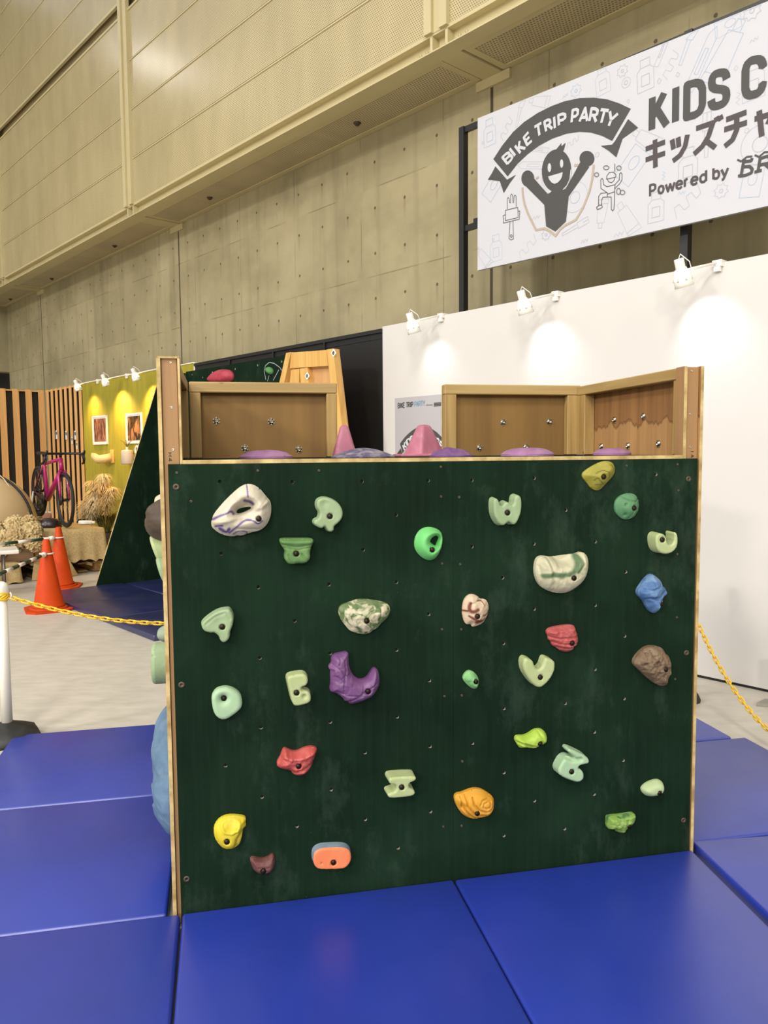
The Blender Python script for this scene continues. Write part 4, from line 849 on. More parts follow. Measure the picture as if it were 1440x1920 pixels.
ic.strokes([s5(*l) for l in ([(1140,845),(1143,815),(1165,785),(1200,780),(1225,805),(1224,826),(1140,845)], [(1148,848),(1160,870),(1188,876),(1210,852),(1212,828)], [(1088,850),(1090,928),(1148,968),(1148,980),(1212,958)], [(1088,850),(1100,838),(1110,850),(1113,893),(1145,912),(1215,895),(1255,850),(1258,795),(1270,785),(1280,797),(1280,850),(1262,882),(1215,930)],
     [(1148,965),(1090,972),(1070,1000),(1070,1078)], [(1148,1005),(1108,1008),(1097,1030),(1096,1078)], [(1050,1098),(1075,1080),(1098,1078),(1104,1095),(1090,1108),(1058,1118),(1050,1098)], [(1148,980),(1148,1005),(1183,1005),(1184,1115),(1196,1130),(1208,1115),(1216,900)], [(1215,705),(1215,780)])] + [s5(*(e+[e[0]])) for e in (ellp(1138,742,25,18,12), ellp(1253,745,20,20,12), ellp(1052,805,20,18,12), ellp(1250,955,18,28,12), ellp(1285,965,22,20,12))], .0042, SL, Z1)
ic.build('climber_icon', M['ink'], sign, None, 'thin outline of a climber with holds')
lt = MB()
for ch, q in (('K', ((400,590),(512,548),(396,880),(530,840))), ('I', ((588,508),(636,492),(584,815),(632,800))), ('D', ((712,478),(852,440),(708,768),(850,728))), ('S', ((936,380),(1070,355),(928,685),(1068,640))), ('C', ((1240,270),(1396,235),(1236,585),(1392,540)))):
    glyph(lt, ch, q, s6, .050, SL, Z1)
lt.build('title_lettering', M['ink'], sign, None, 'large charcoal capital letters')
kt = MB()
kt.strokes([s6(*l) for l in ([(340,1055),(515,990)], [(340,1152),(515,1090)], [(424,970),(428,1220)], [(578,968),(592,1055)], [(632,948),(640,1036)], [(716,925),(695,1030),(650,1110),(585,1162)],
     [(795,870),(945,818),(905,940),(850,1030),(775,1100)], [(890,985),(968,1042)], [(975,765),(986,803)], [(1007,754),(1020,793)], [(1065,790),(1248,722)], [(1048,880),(1252,815)], [(1160,760),(1160,880),(1122,970),(1052,1030)], [(1320,785),(1480,735),(1440,830)], [(1362,708),(1386,940)])], .034, SL, Z1)
kt.build('kana_lettering', M['ink2'], sign, None, 'row of katakana characters')
pw = MB()
for ch, x0, x1 in (('P',380,428),('o',455,502),('w',522,600),('e',617,668),('r',693,722),('e',752,806),('d',832,884),('b',950,1000),('y',1022,1082)):
    y0, y1 = 1478-.268*(x0-380), 1478-.268*(x1-380); h_ = 98
    glyph(pw, ch, ((x0,y0-h_),(x1,y1-h_),(x0,y0),(x1,y1)), s6, .0155, SL, Z1)
pw.build('small_lettering', M['ink2'], sign, None, 'line of small lettering')
br = MB()
br.strokes([s6(*l) for l in ([(1172,1300),(1200,1288),(1222,1165),(1245,1160)], [(1225,1170),(1290,1160),(1300,1135)], [(1215,1215),(1275,1210),(1300,1235),(1290,1270),(1240,1290),(1190,1298)], [(1320,1262),(1385,1245)], [(1352,1250),(1372,1130)], [(1372,1140),(1435,1118),(1470,1135),(1468,1165),(1440,1182),(1368,1198)], [(1415,1190),(1450,1222),(1490,1218)])], .019, SL, Z1)
br.strokes([s6(*l) for l in ([(1165,1150),(1200,1165),(1250,1125),(1300,1120)], [(1322,1108),(1360,1125),(1410,1082),(1445,1080)])], .011, SL, Z1)
br.build('serif_lettering', M['ink'], sign, None, 'sliced serif capitals')
gm = {'H': [[(0,0),(0,1)],[(1,0),(1,1)],[(0,.5),(1,.5)]], '4': [[(.75,0),(.75,1),(0,.3),(1,.3)]], 'I': [[(.5,0),(.5,1)]], 'A': [[(0,0),(.5,1),(1,0)],[(.2,.35),(.8,.35)]]}
for px, py, chs in ((319, 857, ('H', '4')), (1298, 851, ('I', 'A'))):
    x, z = box_px(px, py, .0125); q = MB()
    for k_, ch in enumerate(chs): q.strokes([[(x+(v-.5)*.010, z+.008*(1 if k_ == 0 else -1)-(u-.5)*.010) for u, v in ln] for ln in gm[ch]], .0022, Matrix(((1,0,0,0),(0,0,-1,.0120),(0,1,0,0),(0,0,0,1))), .0)
    q.build('pencil_mark', M['black'], box)
# faint pattern of outlined art-supply icons
dd = MB(); db = MB(); rnd = random.Random(3)
def doodle(kind):
    if kind == 'bottle': return [[(-.35,-.6),(.35,-.6),(.35,.15),(.2,.3),(-.2,.3),(-.35,.15),(-.35,-.6)],[(-.2,.3),(-.2,.6),(.2,.6),(.2,.3)],[(-.17,-.4),(.17,-.4),(.17,0),(-.17,0),(-.17,-.4)]]
    if kind == 'tube': return [[(-.3,-.7),(.3,-.7),(.2,.4),(-.2,.4),(-.3,-.7)],[(-.1,.4),(-.1,.65),(.1,.65),(.1,.4)],[(-.28,-.5),(.28,-.5)]]
    if kind == 'gear':
        p = []
        for k in range(16): r = .5 if k % 2 else .36; p.append((r*math.cos(k*math.pi/8), r*math.sin(k*math.pi/8)))
        return [p+[p[0]], ellp(0,0,.12,.12,8)+[(.12,0)]]
    if kind == 'wave': return [[(-.6,-.3),(-.5,.1),(-.3,.1),(-.25,-.2),(-.05,-.2),(0,.15),(.2,.15),(.25,-.15),(.45,-.1),(.5,.3)]]
    if kind == 'diamond': return [[(0,.28),(.22,0),(0,-.28),(-.22,0),(0,.28)]]
    if kind == 'brush': return [[(-.15,.1),(-.15,.7),(.15,.7),(.15,.1),(-.15,.1)],[(-.08,.1),(-.06,-.8),(.06,-.8),(.08,.1)],[(0,.7),(0,.4)]]
    if kind == 'pen': return [[(-.13,-.7),(.13,-.7),(.13,.6),(0,.8),(-.13,.6),(-.13,-.7)],[(-.05,-.3),(.05,-.3),(.05,.3),(-.05,.3),(-.05,-.3)]]
    if kind == 'tape': return [ellp(0,0,.5,.5,18)+[(.5,0)], ellp(0,0,.2,.2,10)+[(.2,0)]]
    if kind == 'zig': return [[(-.4,-.1),(-.2,.15),(-.05,-.1),(.1,.15),(.25,-.1),(.4,.15)]]
    if kind == 'dot': return [ellp(0,0,.2,.2,10)+[(.2,0)]]
    if kind == 'canvas': return [[(-.6,-.4),(.6,-.4),(.6,.4),(-.6,.4),(-.6,-.4)], ellp(.1,0,.25,.18,12)+[(.35,0)]]
for kind, px, py, s_, a in (('gear',1080,170,.10,.2),('bottle',1130,150,.17,.1),('gear',1167,133,.09,0),('bottle',1210,140,.18,.05),('wave',1258,120,.15,.9),('pen',1315,115,.26,-.5),('tube',1362,95,.28,-.55),('zig',1414,75,.07,.2),('canvas',1365,45,.14,.1),('brush',1290,80,.17,-.4),('pen',1240,95,.14,-.4),
     ('diamond',1236,152,.07,0),('diamond',1271,140,.06,.1),('diamond',1380,128,.06,0),('tape',1174,155,.07,0),('bottle',918,248,.18,.05),('wave',950,240,.15,.8),('brush',975,206,.16,-.3),('tube',1010,190,.15,1.2),('zig',1060,180,.07,.3),('diamond',905,268,.05,0),('canvas',924,350,.17,.8),('zig',1045,402,.09,0),('zig',1005,408,.09,0),
     ('tape',1078,370,.22,0),('bottle',930,465,.18,.05),('gear',1024,440,.09,.1),('tube',905,482,.17,.7),('brush',1080,425,.16,-1.3),('zig',1096,452,.08,.1),('wave',990,462,.18,.5),('tube',1175,408,.20,.5),('tube',1128,402,.15,3.0),('zig',1160,440,.1,.1),('bottle',1230,388,.17,.0),('gear',1352,358,.10,.1),('wave',1290,375,.2,.5),('zig',1278,362,.07,0),('canvas',1410,340,.16,1.4),
     ('canvas',1185,310,.2,.8),('bottle',1290,310,.19,.0),('tape',1425,270,.24,0),('brush',1325,250,.19,.0),('zig',1245,330,.08,1.5),('dot',1400,245,.07,0),('gear',1410,20,.12,0),('pen',1000,310,.2,1.3),('pen',1010,280,.14,1.2),('diamond',925,450,.05,0),('tube',1210,260,.18,.9),('dot',1120,290,.08,0),('zig',1385,185,.1,1.5),('bottle',1412,150,.2,.05),('diamond',1178,190,.05,0),('wave',1075,265,.1,.2)):
    cx, cz = sgn(px, py); ca, sa = math.cos(a), math.sin(a)
    ls = [[(cx-(x*ca-y*sa)*s_, cz+(x*sa+y*ca)*s_) for x, y in ln] for ln in doodle(kind)]
    zt = lambda x: zt0+(zt1-zt0)*(x-xl)/(xr-xl)-.006; zb = lambda x: zb0+(zb1-zb0)*(x-xl)/(xr-xl)+.006
    ls = [[(min(max(x, xr+.006), xl-.006), min(max(z, zb(x)), zt(x))) for x, z in ln] for ln in ls]
    (db if rnd.random() < .35 else dd).strokes(ls, .0042, SL, .0005)
dd.build('pattern_print', M['faint'], sign, None, 'pale grey outlines of art supplies'); db.build('pattern_print', M['faint_blue'], sign, None, 'pale blue outlines of art supplies')
# black steel frame carrying the sign
fr = thing('sign_frame', 'black steel frame standing behind the white partition and carrying the signboard', 'frame', WALL @ T(-2.0, -.30, 0))
for x in (1.242, -.842): 
    m = MB(); m.box(x-.028, x+.028, -.03, .03, 0, 4.375); m.build('post', M['black_metal'], fr)
for z in (4.35, 3.50):
    m = MB(); m.box(-1.45, 1.214, -.015, .015, z-.025, z+.025); m.build('bar', M['black_metal'], fr)
for x in (1.0, -.842):
    m = MB(); m.box(x-.02, x+.02, .015, .119, 3.48, 3.52); m.build('bracket', M['black_metal'], fr)
# poster on the white partition
po = thing('poster', 'grey poster with a dark arched ribbon, half hidden by the pink cone', 'poster', WALL @ T(-.17, .001, 2.028))
m = MB(); m.box(-.86, 0, 0, .003, -1.2, 0); m.build('sheet', M['poster'], po)
def p8(*p):
    o = []
    for x, y in p:
        a, z = wall_px(720+x/10.286, 720+y/10.286, .004); o.append((a+.17, z-2.028))
    return o
mk = MB(); tl = MB()
def word(mb, txt, x0, y0, x1, y1, h0, wd, conv, gap=.28):
    n = sum(.55 if c == 'I' else (.5 if c == ' ' else 1) for c in txt)+gap*(len(txt)-1); u = 0
    for c in txt:
        wv = .55 if c == 'I' else (.5 if c == ' ' else 1)
        if c != ' ':
            a, b = u/n, (u+wv)/n; q = [(x0+(x1-x0)*a, y0+(y1-y0)*a), (x0+(x1-x0)*b, y0+(y1-y0)*b)]
            glyph(mb, c, ((q[0][0], q[0][1]-h0), (q[1][0], q[1][1]-h0), q[0], q[1]), conv, wd, SL, .0042)
        u += wv+gap
word(mk, 'BIKE TRIP', 272, 465, 560, 440, 92, .009, p8); word(tl, 'PARTY', 590, 440, 790, 412, 92, .008, p8)
mk.strokes([p8((965,372),(1105,362)), p8((965,425),(1105,412)), p8((965,398),(1105,388))], .009, SL, .0042)
mk.strokes([p8((812,405),(945,402))], .005, SL, .0042)
mk.build('heading_lettering', M['ink'], po); tl.build('blue_lettering', M['teal_ink'], po, None, 'blue word in the heading')
rb_ = MB(); a0, cxp, cyp = 0, 760, 1330
outer = [(310,1150),(400,1030),(480,950),(560,885),(650,835),(750,815),(850,830),(930,868),(1020,930),(1100,1010),(1170,1100),(1220,1170)]
inner = [(1160,1330),(1110,1240),(1040,1170),(950,1110),(850,1070),(750,1060),(650,1080),(560,1120),(480,1180),(420,1240),(360,1340)]
rb_.flat(p8(*(outer+inner)), SL, .0042); rb_.flat(p8((325,1240),(350,1330),(330,1420),(200,1420)), SL, .0042); rb_.flat(p8(*ellp(760,1520,210,260,24)), SL, .0042)
rb_.build('ribbon_print', M['ink'], po)
kl = MB()
for ch, q in (('K', ((362,1180),(405,1120),(400,1275),(440,1215))), ('I', ((400,1120),(440,1085),(440,1210),(480,1170))), ('D', ((440,1085),(490,1045),(470,1180),(520,1130))), ('S', ((505,1030),(548,1000),(525,1115),(570,1080))), ('C', ((580,985),(625,955),(600,1070),(645,1035))),
              ('N', ((965,985),(1005,1020),(935,1090),(975,1120))), ('G', ((1030,1040),(1070,1080),(995,1130),(1035,1170))), ('E', ((1095,1105),(1140,1160),(1060,1200),(1100,1260)))):
    glyph(kl, ch, q, p8, .016, SL, .0056)
kl.build('ribbon_lettering', M['paper'], po)
# ------------------------------------------------------------------ far climbing wall with green wings
fw_ = thing('far_climbing_wall', 'tall dark green folded climbing wall behind the box, leaning edge on the left', 'climbing wall', WALL)
def quad_panel(name, pts, nrm, th, mats):        # pts: outline in 3D on the front plane; extruded by th along nrm
    m = MB(); n = len(pts); P_ = [Vector(p) for p in pts]; Q_ = [p+Vector(nrm)*th for p in P_]
    m.add(P_+Q_, [list(range(n))], 0); m.add(P_+Q_, [list(range(n, 2*n))[::-1]], 2); m.add(P_+Q_, [[i, i+n, (i+1) % n+n, (i+1) % n] for i in range(n)], 1)
    return m.build(name, mats, fw_)
FM = [M['green'], M['edge'], M['ply']]
quad_panel('wing_panel', [(3.10,1.622,0),(3.10,.42,0),(3.10,.42,2.50),(3.10,.745,2.47)], (1,0,0), .024, FM)
quad_panel('main_panel', [(3.098,.42,0),(3.098,.42,2.515),(2.2,.42,2.51),(.80,.42,2.50),(.80,.42,0)], (0,-1,0), .02, FM)
m = MB(); 
for x in (3.05, 2.2, 1.3): m.box(x-.03, x+.03, .33, .398, 0, 2.45)
m.build('back_frame', M['pine'], fw_)
pmn = MB(); pmn.lathe([(0,.0),(.006,.0),(.012,.0015),(.0125,0)], 8)
TP = Matrix.Rotation(-math.pi/2, 4, 'X'); f0 = None
for px, py in ((360,703),(398,698),(441,692),(483,685),(528,678),(380,708),(545,690)):
    x, z = wall_px(px, py, .42)
    if f0 is None: f0 = pmn.build('t_nut', M['steel'], fw_, T(x, .4205, z) @ TP)
    else: o = f0.copy(); COL.objects.link(o); o.parent = fw_; o.matrix_local = T(x, .4205, z) @ TP
ck = MB()
def w42(*p): return [wall_px(280+x/3.27, 620+y/3.27, .42) for x, y in p]
SLW = Matrix(((1,0,0,0),(0,0,1,0),(0,1,0,0),(0,0,0,1)))
ck.strokes([w42((715,300),(705,250),(712,215),(735,195),(765,200),(800,225),(830,265),(838,290)), w42((760,305),(795,240)), w42((725,310),(735,275)), w42((838,260),(818,235),(825,215),(845,215))], .006, SLW, .4215)
ck.build('chalk_marks', M['faint'], fw_)
FH = WALL @ Matrix(((-1,0,0,0),(0,0,1,.42),(0,1,0,0),(0,0,0,1)))
def farhold(label, pts, D, mt, **kw):
    o = [(-wall_px(px, py, .45)[0], wall_px(px, py, .45)[1]) for px, py in pts]
    make_hold(label, 'climbing hold', FH, o, D, mt, step=.012, group='holds on the far green wall', **kw)
farhold('red-pink round hold at the top of the far green wall', [(391,712),(394,704),(404,694),(416,692),(428,693),(434,700),(435,708),(431,716),(410,720),(394,718)], .09, hold_mat('red_pink_resin', (190,64,88), (204,80,100)), prof='steep', edge=.2, dimples=[((-2.62,2.42),.02,.02)])
farhold('small green hold circled with chalk on the far green wall', [(497,690),(500,687),(507,690),(509,697),(506,703),(499,700)], .05, hold_mat('far_green_resin', (90,158,90)), prof='steep', edge=.3)
af = thing('plywood_frame', 'pale plywood A-shaped frame panel seen from its back, behind the left parapet', 'wooden panel', WALL)
def q3(x, z, y): return (x, y, z)
YB = .50
L0, L1, R0, R1 = (2.02, 0.0), (.872, 2.512), (-.29, 0.0), (.125, 2.478)
def lerp(a, b, t): return (a[0]+(b[0]-a[0])*t, a[1]+(b[1]-a[1])*t)
def slab(name, poly, y0, y1, mt): m = MB(); m.prism(poly, y0, y1, 0, SLW); return m.build(name, mt, af)
slab('sheet', [L0, L1, R1, R0], YB-.075, YB-.06, M['pink_ply'])
sw_ = .095
slab('stile', [R0, R1, (R1[0]+sw_, R1[1]), (R0[0]+sw_, R0[1])], YB-.06, YB, M['pine'])
slab('stile', [(L0[0]-sw_, L0[1]), (L1[0]-sw_*.9, L1[1]), L1, L0], YB-.06, YB, M['pine'])
slab('top_rail', [(L1[0]-sw_*.9-.003, L1[1]-.005), (L1[0]-sw_*.9+.03-.003, L1[1]-.155), (R1[0]+sw_+.003-.02, R1[1]-.15), (R1[0]+sw_+.003, R1[1]-.003)], YB-.06, YB-.001, M['pine'])
slab('brace', [(.80, 2.34), (.66, 2.34), (.76, 1.0), (1.0, 1.0)], YB-.06, YB-.004, M['pine'])
slab('brace', [(.655, 2.34), (.53, 2.34), (.35, 1.0), (.52, 1.0)], YB-.06, YB-.004, M['pine'])
for px, py in ((626, 662), (576.5, 705)):
    x, z = wall_px(px, py, YB); m = MB(); m.rbox(-.028, .028, -.028, .028, 0, .006, .002); m.lathe([(0,.004),(.012,.004),(.014,.010),(.018,.006)], 10, 1)
    m.build('bolt_plate', [M['white'], M['bolt']], af, WALL.inverted() @ WALL @ T(x, YB+.0, z) @ TP @ Matrix.Rotation(.7, 4, 'Z'))
# ------------------------------------------------------------------ traffic cones with striped bars
M['cone'] = mottled('orange_rubber', (184,60,12), (196,68,16), 6, (1,1,1), .3, .7, .55, spec=.2)
M['bar_green'] = plain('bar_green', (18,62,44), .4); M['bar_white'] = plain('bar_white', (226,222,208), .4)
CG = 'orange cones with striped bars'
def cone(label, P, rz):
    o = thing('traffic_cone', label, 'traffic cone', Matrix.Translation(P) @ Matrix.Rotation(rz, 4, 'Z'), CG)
    m = MB(); m.lathe([(.150,.03),(.150,.055),(.138,.06),(.030,.69),(.026,.70),(.022,.695),(.018,.66)], 28); m.build('body', M['cone'], o)
    m = MB(); p = []
    for k in range(4):
        a = k*math.pi/2+math.pi/4
        for d in (-.22, .22): p.append((.258*math.cos(a+d), .258*math.sin(a+d)))
    m.prism(p, 0, .022); m.lathe([(.19,.022),(.16,.034),(.15,.034)], 28); m.build('base', M['cone'], o)
def bar(label, P, Q, hub, ends=True):
    P, Q = Vector(P), Vector(Q); d = (Q-P); L = d.length; d.normalize()
    o = thing('cone_bar', label, 'barrier bar', Matrix.Translation(P), CG)
    m = MB(); n = int(L/.17); 
    for k in range(n):
        a, b = d*(.05+(L-.1)*k/n), d*(.05+(L-.1)*(k+1)/n); m.tube([a, b], .017, 12, k % 2)
    m.build('striped_pole', [M['bar_white'], M['bar_green']], o)
    m = MB(); ring = [Vector((hub*math.cos(t), hub*math.sin(t), 0))-d*0 for t in (2*math.pi*k/24 for k in range(24))]
    m.tube(ring, .008, 8, closed=True); m.build('ring', M['bar_white'], o)
    m = MB(); m.lathe([(0,-.03),(.024,-.03),(.026,0),(.022,.035),(0,.035)], 12, 0, Matrix.Translation(d*(hub+.035)) @ d.to_track_quat('Z','Y').to_matrix().to_4x4()); m.build('clip', M['bar_white'], o)
c1 = at_h(92, 1143, 0); c2 = at_h(114, 1101, 0)
cone('orange traffic cone standing nearer, in front of the second one', c1, .5); cone('orange traffic cone standing farther back, touching the far blue mat', c2, .2)
bar('lower green and white striped bar on the nearer cone', c1+Vector((0,0,.56)), c1+Vector((0,0,.56))+(Vector((-3.06,5.7,.56))-(c1+Vector((0,0,.56)))), .062)
bar('upper green and white striped bar on the farther cone', c2+Vector((0,0,.58)), Vector((-4.5,7.55,.58)), .058)
# ------------------------------------------------------------------ yellow chains and white posts
M['yellow'] = plain('yellow_plastic', (236,190,40), .35); M['post_white'] = plain('post_white', (224,220,204), .4); M['rubber'] = mottled('black_rubber', (26,26,24), (40,40,38), 20)
def link_mesh():
    m = MB(); a, b = .0145, .009; pts = []
    for k in range(8): t = -math.pi/2+math.pi*k/7; pts.append((a+b*math.cos(t), b*math.sin(t), 0))
    for k in range(8): t = math.pi/2+math.pi*k/7; pts.append((-a+b*math.cos(t), b*math.sin(t), 0))
    m.tube(pts, .0042, 7, closed=True); return m
link0 = None
def chain(label, pts, Mx):
    global link0
    o = thing('chain', label, 'chain', Mx, 'yellow plastic chains')
    P = np.array(pts, float); d = np.linalg.norm(P[1:]-P[:-1], axis=1); s = np.concatenate([[0], np.cumsum(d)]); pitch = .0345; n = min(98, int(s[-1]/pitch))
    for k in range(n):
        t = (k+.5)*pitch; c = Vector([float(np.interp(t, s, P[:, i])) for i in range(3)]); e = Vector([float(np.interp(min(t+.01, s[-1]), s, P[:, i])) for i in range(3)])
        x = (e-c).normalized(); y = Vector((0,0,1)).cross(x); y = y.normalized() if y.length > .01 else Vector((0,1,0)); z = x.cross(y)
        R = Matrix((x, y, z)).transposed().to_4x4() @ Matrix.Rotation(math.pi/4+(k % 2)*math.pi/2, 4, 'X'); Ml = Matrix.Translation(c) @ R
        if link0 is None: l = link_mesh().build('link', M['yellow'], o, Ml); link0 = l
        else: l = link0.copy(); COL.objects.link(l); l.parent = o; l.matrix_local = Ml
def sag(P, Q, d, n=40): P, Q = Vector(P), Vector(Q); return [tuple(P.lerp(Q, t)-Vector((0,0,4*d*t*(1-t)))) for t in (k/n for k in range(n+1))]
def chain_post(label, Mx, hgt=.86):
    o = thing('chain_post', label, 'chain post', Mx, 'white chain posts')
    m = MB(); m.lathe([(.028,.06),(.028,hgt-.045)], 20); m.build('pole', M['post_white'], o)
    m = MB(); m.lathe([(.036,hgt-.075),(.037,hgt-.072),(.037,hgt-.028),(.030,hgt-.012),(.015,hgt-.002),(0,hgt)], 22); m.build('cap', M['post_white'], o)
    m = MB(); m.lathe([(.165,0),(.168,.02),(.155,.05),(.10,.075),(.04,.095),(.034,.10),(.03,.10)], 8); m.build('base', M['rubber'], o)
    m = MB(); m.tube([(.026,0,hgt-.10),(.046,0,hgt-.095),(.050,0,hgt-.075),(.044,0,hgt-.06)], .005, 6); m.tube([(-.026,0,hgt-.10),(-.046,0,hgt-.095),(-.050,0,hgt-.075),(-.044,0,hgt-.06)], .005, 6); m.build('hook', M['post_white'], o)
pp = at_h(15, 1387, 0); pq = inv_pt(BOX, pp)
chain_post('white chain post on a black rubber base at the left edge', BOX @ T(pq.x, pq.y, 0))
chain_post('white chain post behind the middle of the box', BOX @ T(1.05, 1.99, 0)); chain_post('white chain post right of the box behind its right wing', BOX @ T(2.84, 1.72, 0))
chain('yellow plastic chain running from the white post to behind the box', sag((pq.x+.04, pq.y, .775), (1.01, 1.99, .775), .20), BOX)
chain('yellow plastic chain hanging from the white post off the left edge', sag((pq.x-.04, pq.y-.01, .77), (pq.x-.75, pq.y-.75, .80), .26), BOX)
chain('yellow plastic chain sagging to the floor right of the box', sag((2.84, 1.68, .775), (2.84, -.38, .775), .70), BOX)
kn = MB()
for k in range(5): kn.tube([(pq.x+.0+.034*math.cos(t), pq.y+.034*math.sin(t), .775+.012*math.sin(2*t+k)+.004*k) for t in (2*math.pi*j/16 for j in range(16))], .006, 6, closed=True)
tag(kn.build('chain_knot', M['yellow'], None, BOX), 'yellow chain knotted round the left white post', 'chain')
# ------------------------------------------------------------------ burlap display, bike and things on it
M['burlap'] = mottled('burlap', (166,142,92), (202,178,126), 60, (1,1,1), .3, .7, .9, .25); M['pallet'] = wood('pallet_wood', (170,132,80), (128,92,50), 0, 1)
TH = .575
def drape(label, s0, s1, o0, o1, z0, z1, zhem, M0=WALL, seed=0):
    o = thing('burlap_cloth', label, 'cloth', M0 @ T((s0+s1)/2, (o0+o1)/2, 0)); hx, hy = (s1-s0)/2, (o1-o0)/2
    N = 140; per = []; rnd = random.Random(seed)
    for k in range(N):
        t = k/N*4; q = int(t); f = t-q
        per.append([(-hx+2*hx*f, -hy), (hx, -hy+2*hy*f), (hx-2*hx*f, hy), (-hx, hy-2*hy*f)][q])
    m = MB(); vs = []; R_ = 7
    for r in range(R_):
        f = r/(R_-1)
        for k, (x, y) in enumerate(per):
            a = math.atan2(y/hy, x/hx); w_ = f*.026*(math.sin(k*.9+seed)+.6*math.sin(k*.37+2*seed))*.6; zz = z1-(z1-zhem-(.012*math.sin(k*.5)+.012*math.sin(k*1.3)))*f if r else z1
            q = 1+(0 if r == 0 else .012)
            vs.append((x*q+w_*math.cos(a)+.02*(f**2)*math.copysign(1, x)*(abs(x) > hx*.98), y*q+w_*math.sin(a)+.02*(f**2)*math.copysign(1, y)*(abs(y) > hy*.98), zz))
    fs = [[r*N+k, (r+1)*N+k, (r+1)*N+(k+1) % N, r*N+(k+1) % N] for r in range(R_-1) for k in range(N)]+[list(range(N))]
    m.add(vs, fs, 0, True); m.build('fabric', M['burlap'], o); return o
drape('burlap cloth over the bike display, its ragged hem above a pallet', 4.42, 6.6, .96, 1.86, 0, TH, .17, seed=1)
drape('burlap cloth over the taller display under the beige tent', 4.9, 6.9, 1.92, 3.3, 0, TH+.03, .03, seed=2)
drape('low burlap-covered step on the floor under the dried flowers', 4.2, 4.85, 2.08, 3.0, 0, .25, .02, seed=3)
fl = MB()          # the triangular fold of burlap that reaches the floor
for i in range(1):
    A_, B_, C_, D_ = Vector((4.395,1.62,TH)), Vector((4.30,1.36,.005)), Vector((4.28,1.93,.005)), Vector((4.40,1.80,TH))
    n = 12; vs = []
    for r in range(n+1):
        for c in range(n+1):
            p = A_.lerp(B_, r/n).lerp(D_.lerp(C_, r/n), c/n); p.x -= .03*math.sin(c/n*math.pi*3)*r/n; vs.append(p)
    fl.add(vs, [[r*(n+1)+c, (r+1)*(n+1)+c, (r+1)*(n+1)+c+1, r*(n+1)+c+1] for r in range(n) for c in range(n)], 0, True)
tag(fl.build('burlap_fold', M['burlap'], None, WALL), 'loose triangular fold of burlap falling to the floor behind the cones', 'cloth')
pa = thing('pallet', 'wooden pallet carrying the burlap-covered bike display', 'pallet', WALL @ T(5.0, 1.4, 0))
m = MB()
for z in (.01, .115):
    for k in range(5): m.box(-.52, .52, -.42+k*.19, -.30+k*.19, z, z+.02)
m.build('board', M['pallet'], pa)
m = MB()
for x in (-.50, 0, .44):
    for y in (-.41, -.03, .33): m.box(x, x+.07, y, y+.08, .03, .115)
m.build('block', M['pallet'], pa)
# gravel bike
Rh = plane_pt(73.5, 921, (0,10.95,0), Vector((0,1,0))); Fh = plane_pt(122.5, 937.5, (0,9.98,0), Vector((0,1,0)))
Rh.z = max(Rh.z, TH+.38); wb = (Fh-Rh); BA = math.atan2(wb.y, wb.x); WB = math.hypot(wb.x, wb.y); dz = Fh.z-Rh.z
bike = thing('bicycle', 'magenta drop-bar gravel bicycle displayed on the burlap table', 'bicycle', Matrix.Translation(Rh) @ Matrix.Rotation(BA, 4, 'Z') @ Matrix.Rotation(-math.atan2(dz, WB), 4, 'Y'))
M['magenta'] = plain('magenta_paint', (168,24,96), .25, 0, .6); M['tyre'] = plain('tyre_black', (24,23,21), .7); M['rim'] = plain('dark_rim', (40,38,36), .4); M['bikeblack'] = plain('bike_black', (18,18,18), .4)
M['dark_magenta'] = plain('dark_magenta', (110,16,44), .3)
def wheel(x, zz=0):
    W_ = MB(); r = .335
    W_.tube([(x+r*math.cos(t), 0, zz+r*math.sin(t)) for t in (2*math.pi*k/40 for k in range(40))], .0225, 10, closed=True); ty = W_.build('wheel', M['tyre'], bike)
    W_ = MB(); W_.tube([(x+.305*math.cos(t), 0, zz+.305*math.sin(t)) for t in (2*math.pi*k/40 for k in range(40))], .012, 6, closed=True); W_.build('rim', M['rim'], ty)
    W_ = MB(); W_.tube([(x,-.05,zz),(x,.05,zz)], .02, 10); W_.tube([(x,-.062,zz),(x,-.056,zz)], .07, 18); W_.build('hub', M['bikeblack'], ty)
    s0 = None
    for k in range(24):
        a = 2*math.pi*k/24; sg = .035 if k % 2 else -.035; s_ = MB(); s_.tube([(x+.015*math.cos(a+.8), sg, zz+.015*math.sin(a+.8)), (x+.30*math.cos(a), 0, zz+.30*math.sin(a))], .0014, 4); s_.build('spoke', M['steel'], ty)
wheel(0); wheel(WB)
BB = (.43, 0, -.065); ST = (.295, 0, .40); HT1 = (WB-.165, 0, .52); HT0 = (WB-.125, 0, .375)
def btube(name, pts, r, mt, fl_=1.0): q = MB(); q.tube(pts, r, 12, flat=fl_); return q.build(name, mt, bike)
btube('down_tube', [HT0, ((HT0[0]+BB[0])/2, 0, (HT0[2]+BB[2])/2), BB], [.034,.034,.040], M['magenta']); btube('top_tube', [HT1, ST], [.026,.018], M['magenta']); btube('seat_tube', [BB, ST, (.283,0,.44)], [.028,.022,.022], M['magenta'])
btube('head_tube', [HT0, HT1], .030, M['magenta'])
for s_ in (-1, 1):
    btube('chain_stay', [(.40, s_*.03, -.055), (.2, s_*.055, -.03), (0, s_*.06, 0)], [.016,.011,.010], M['dark_magenta']); btube('seat_stay', [(.295, s_*.02, .37), (.15, s_*.05, .19), (0, s_*.06, .01)], [.012,.010,.009], M['dark_magenta'])
    btube('fork_blade', [(WB-.11, s_*.03, .365), (WB-.085, s_*.052, .30), (WB-.04, s_*.055, .13), (WB, s_*.055, 0)], [.022,.020,.015,.011], M['magenta'])
btube('seat_post', [(.284,0,.43),(.255,0,.53)], .0145, M['bikeblack'])
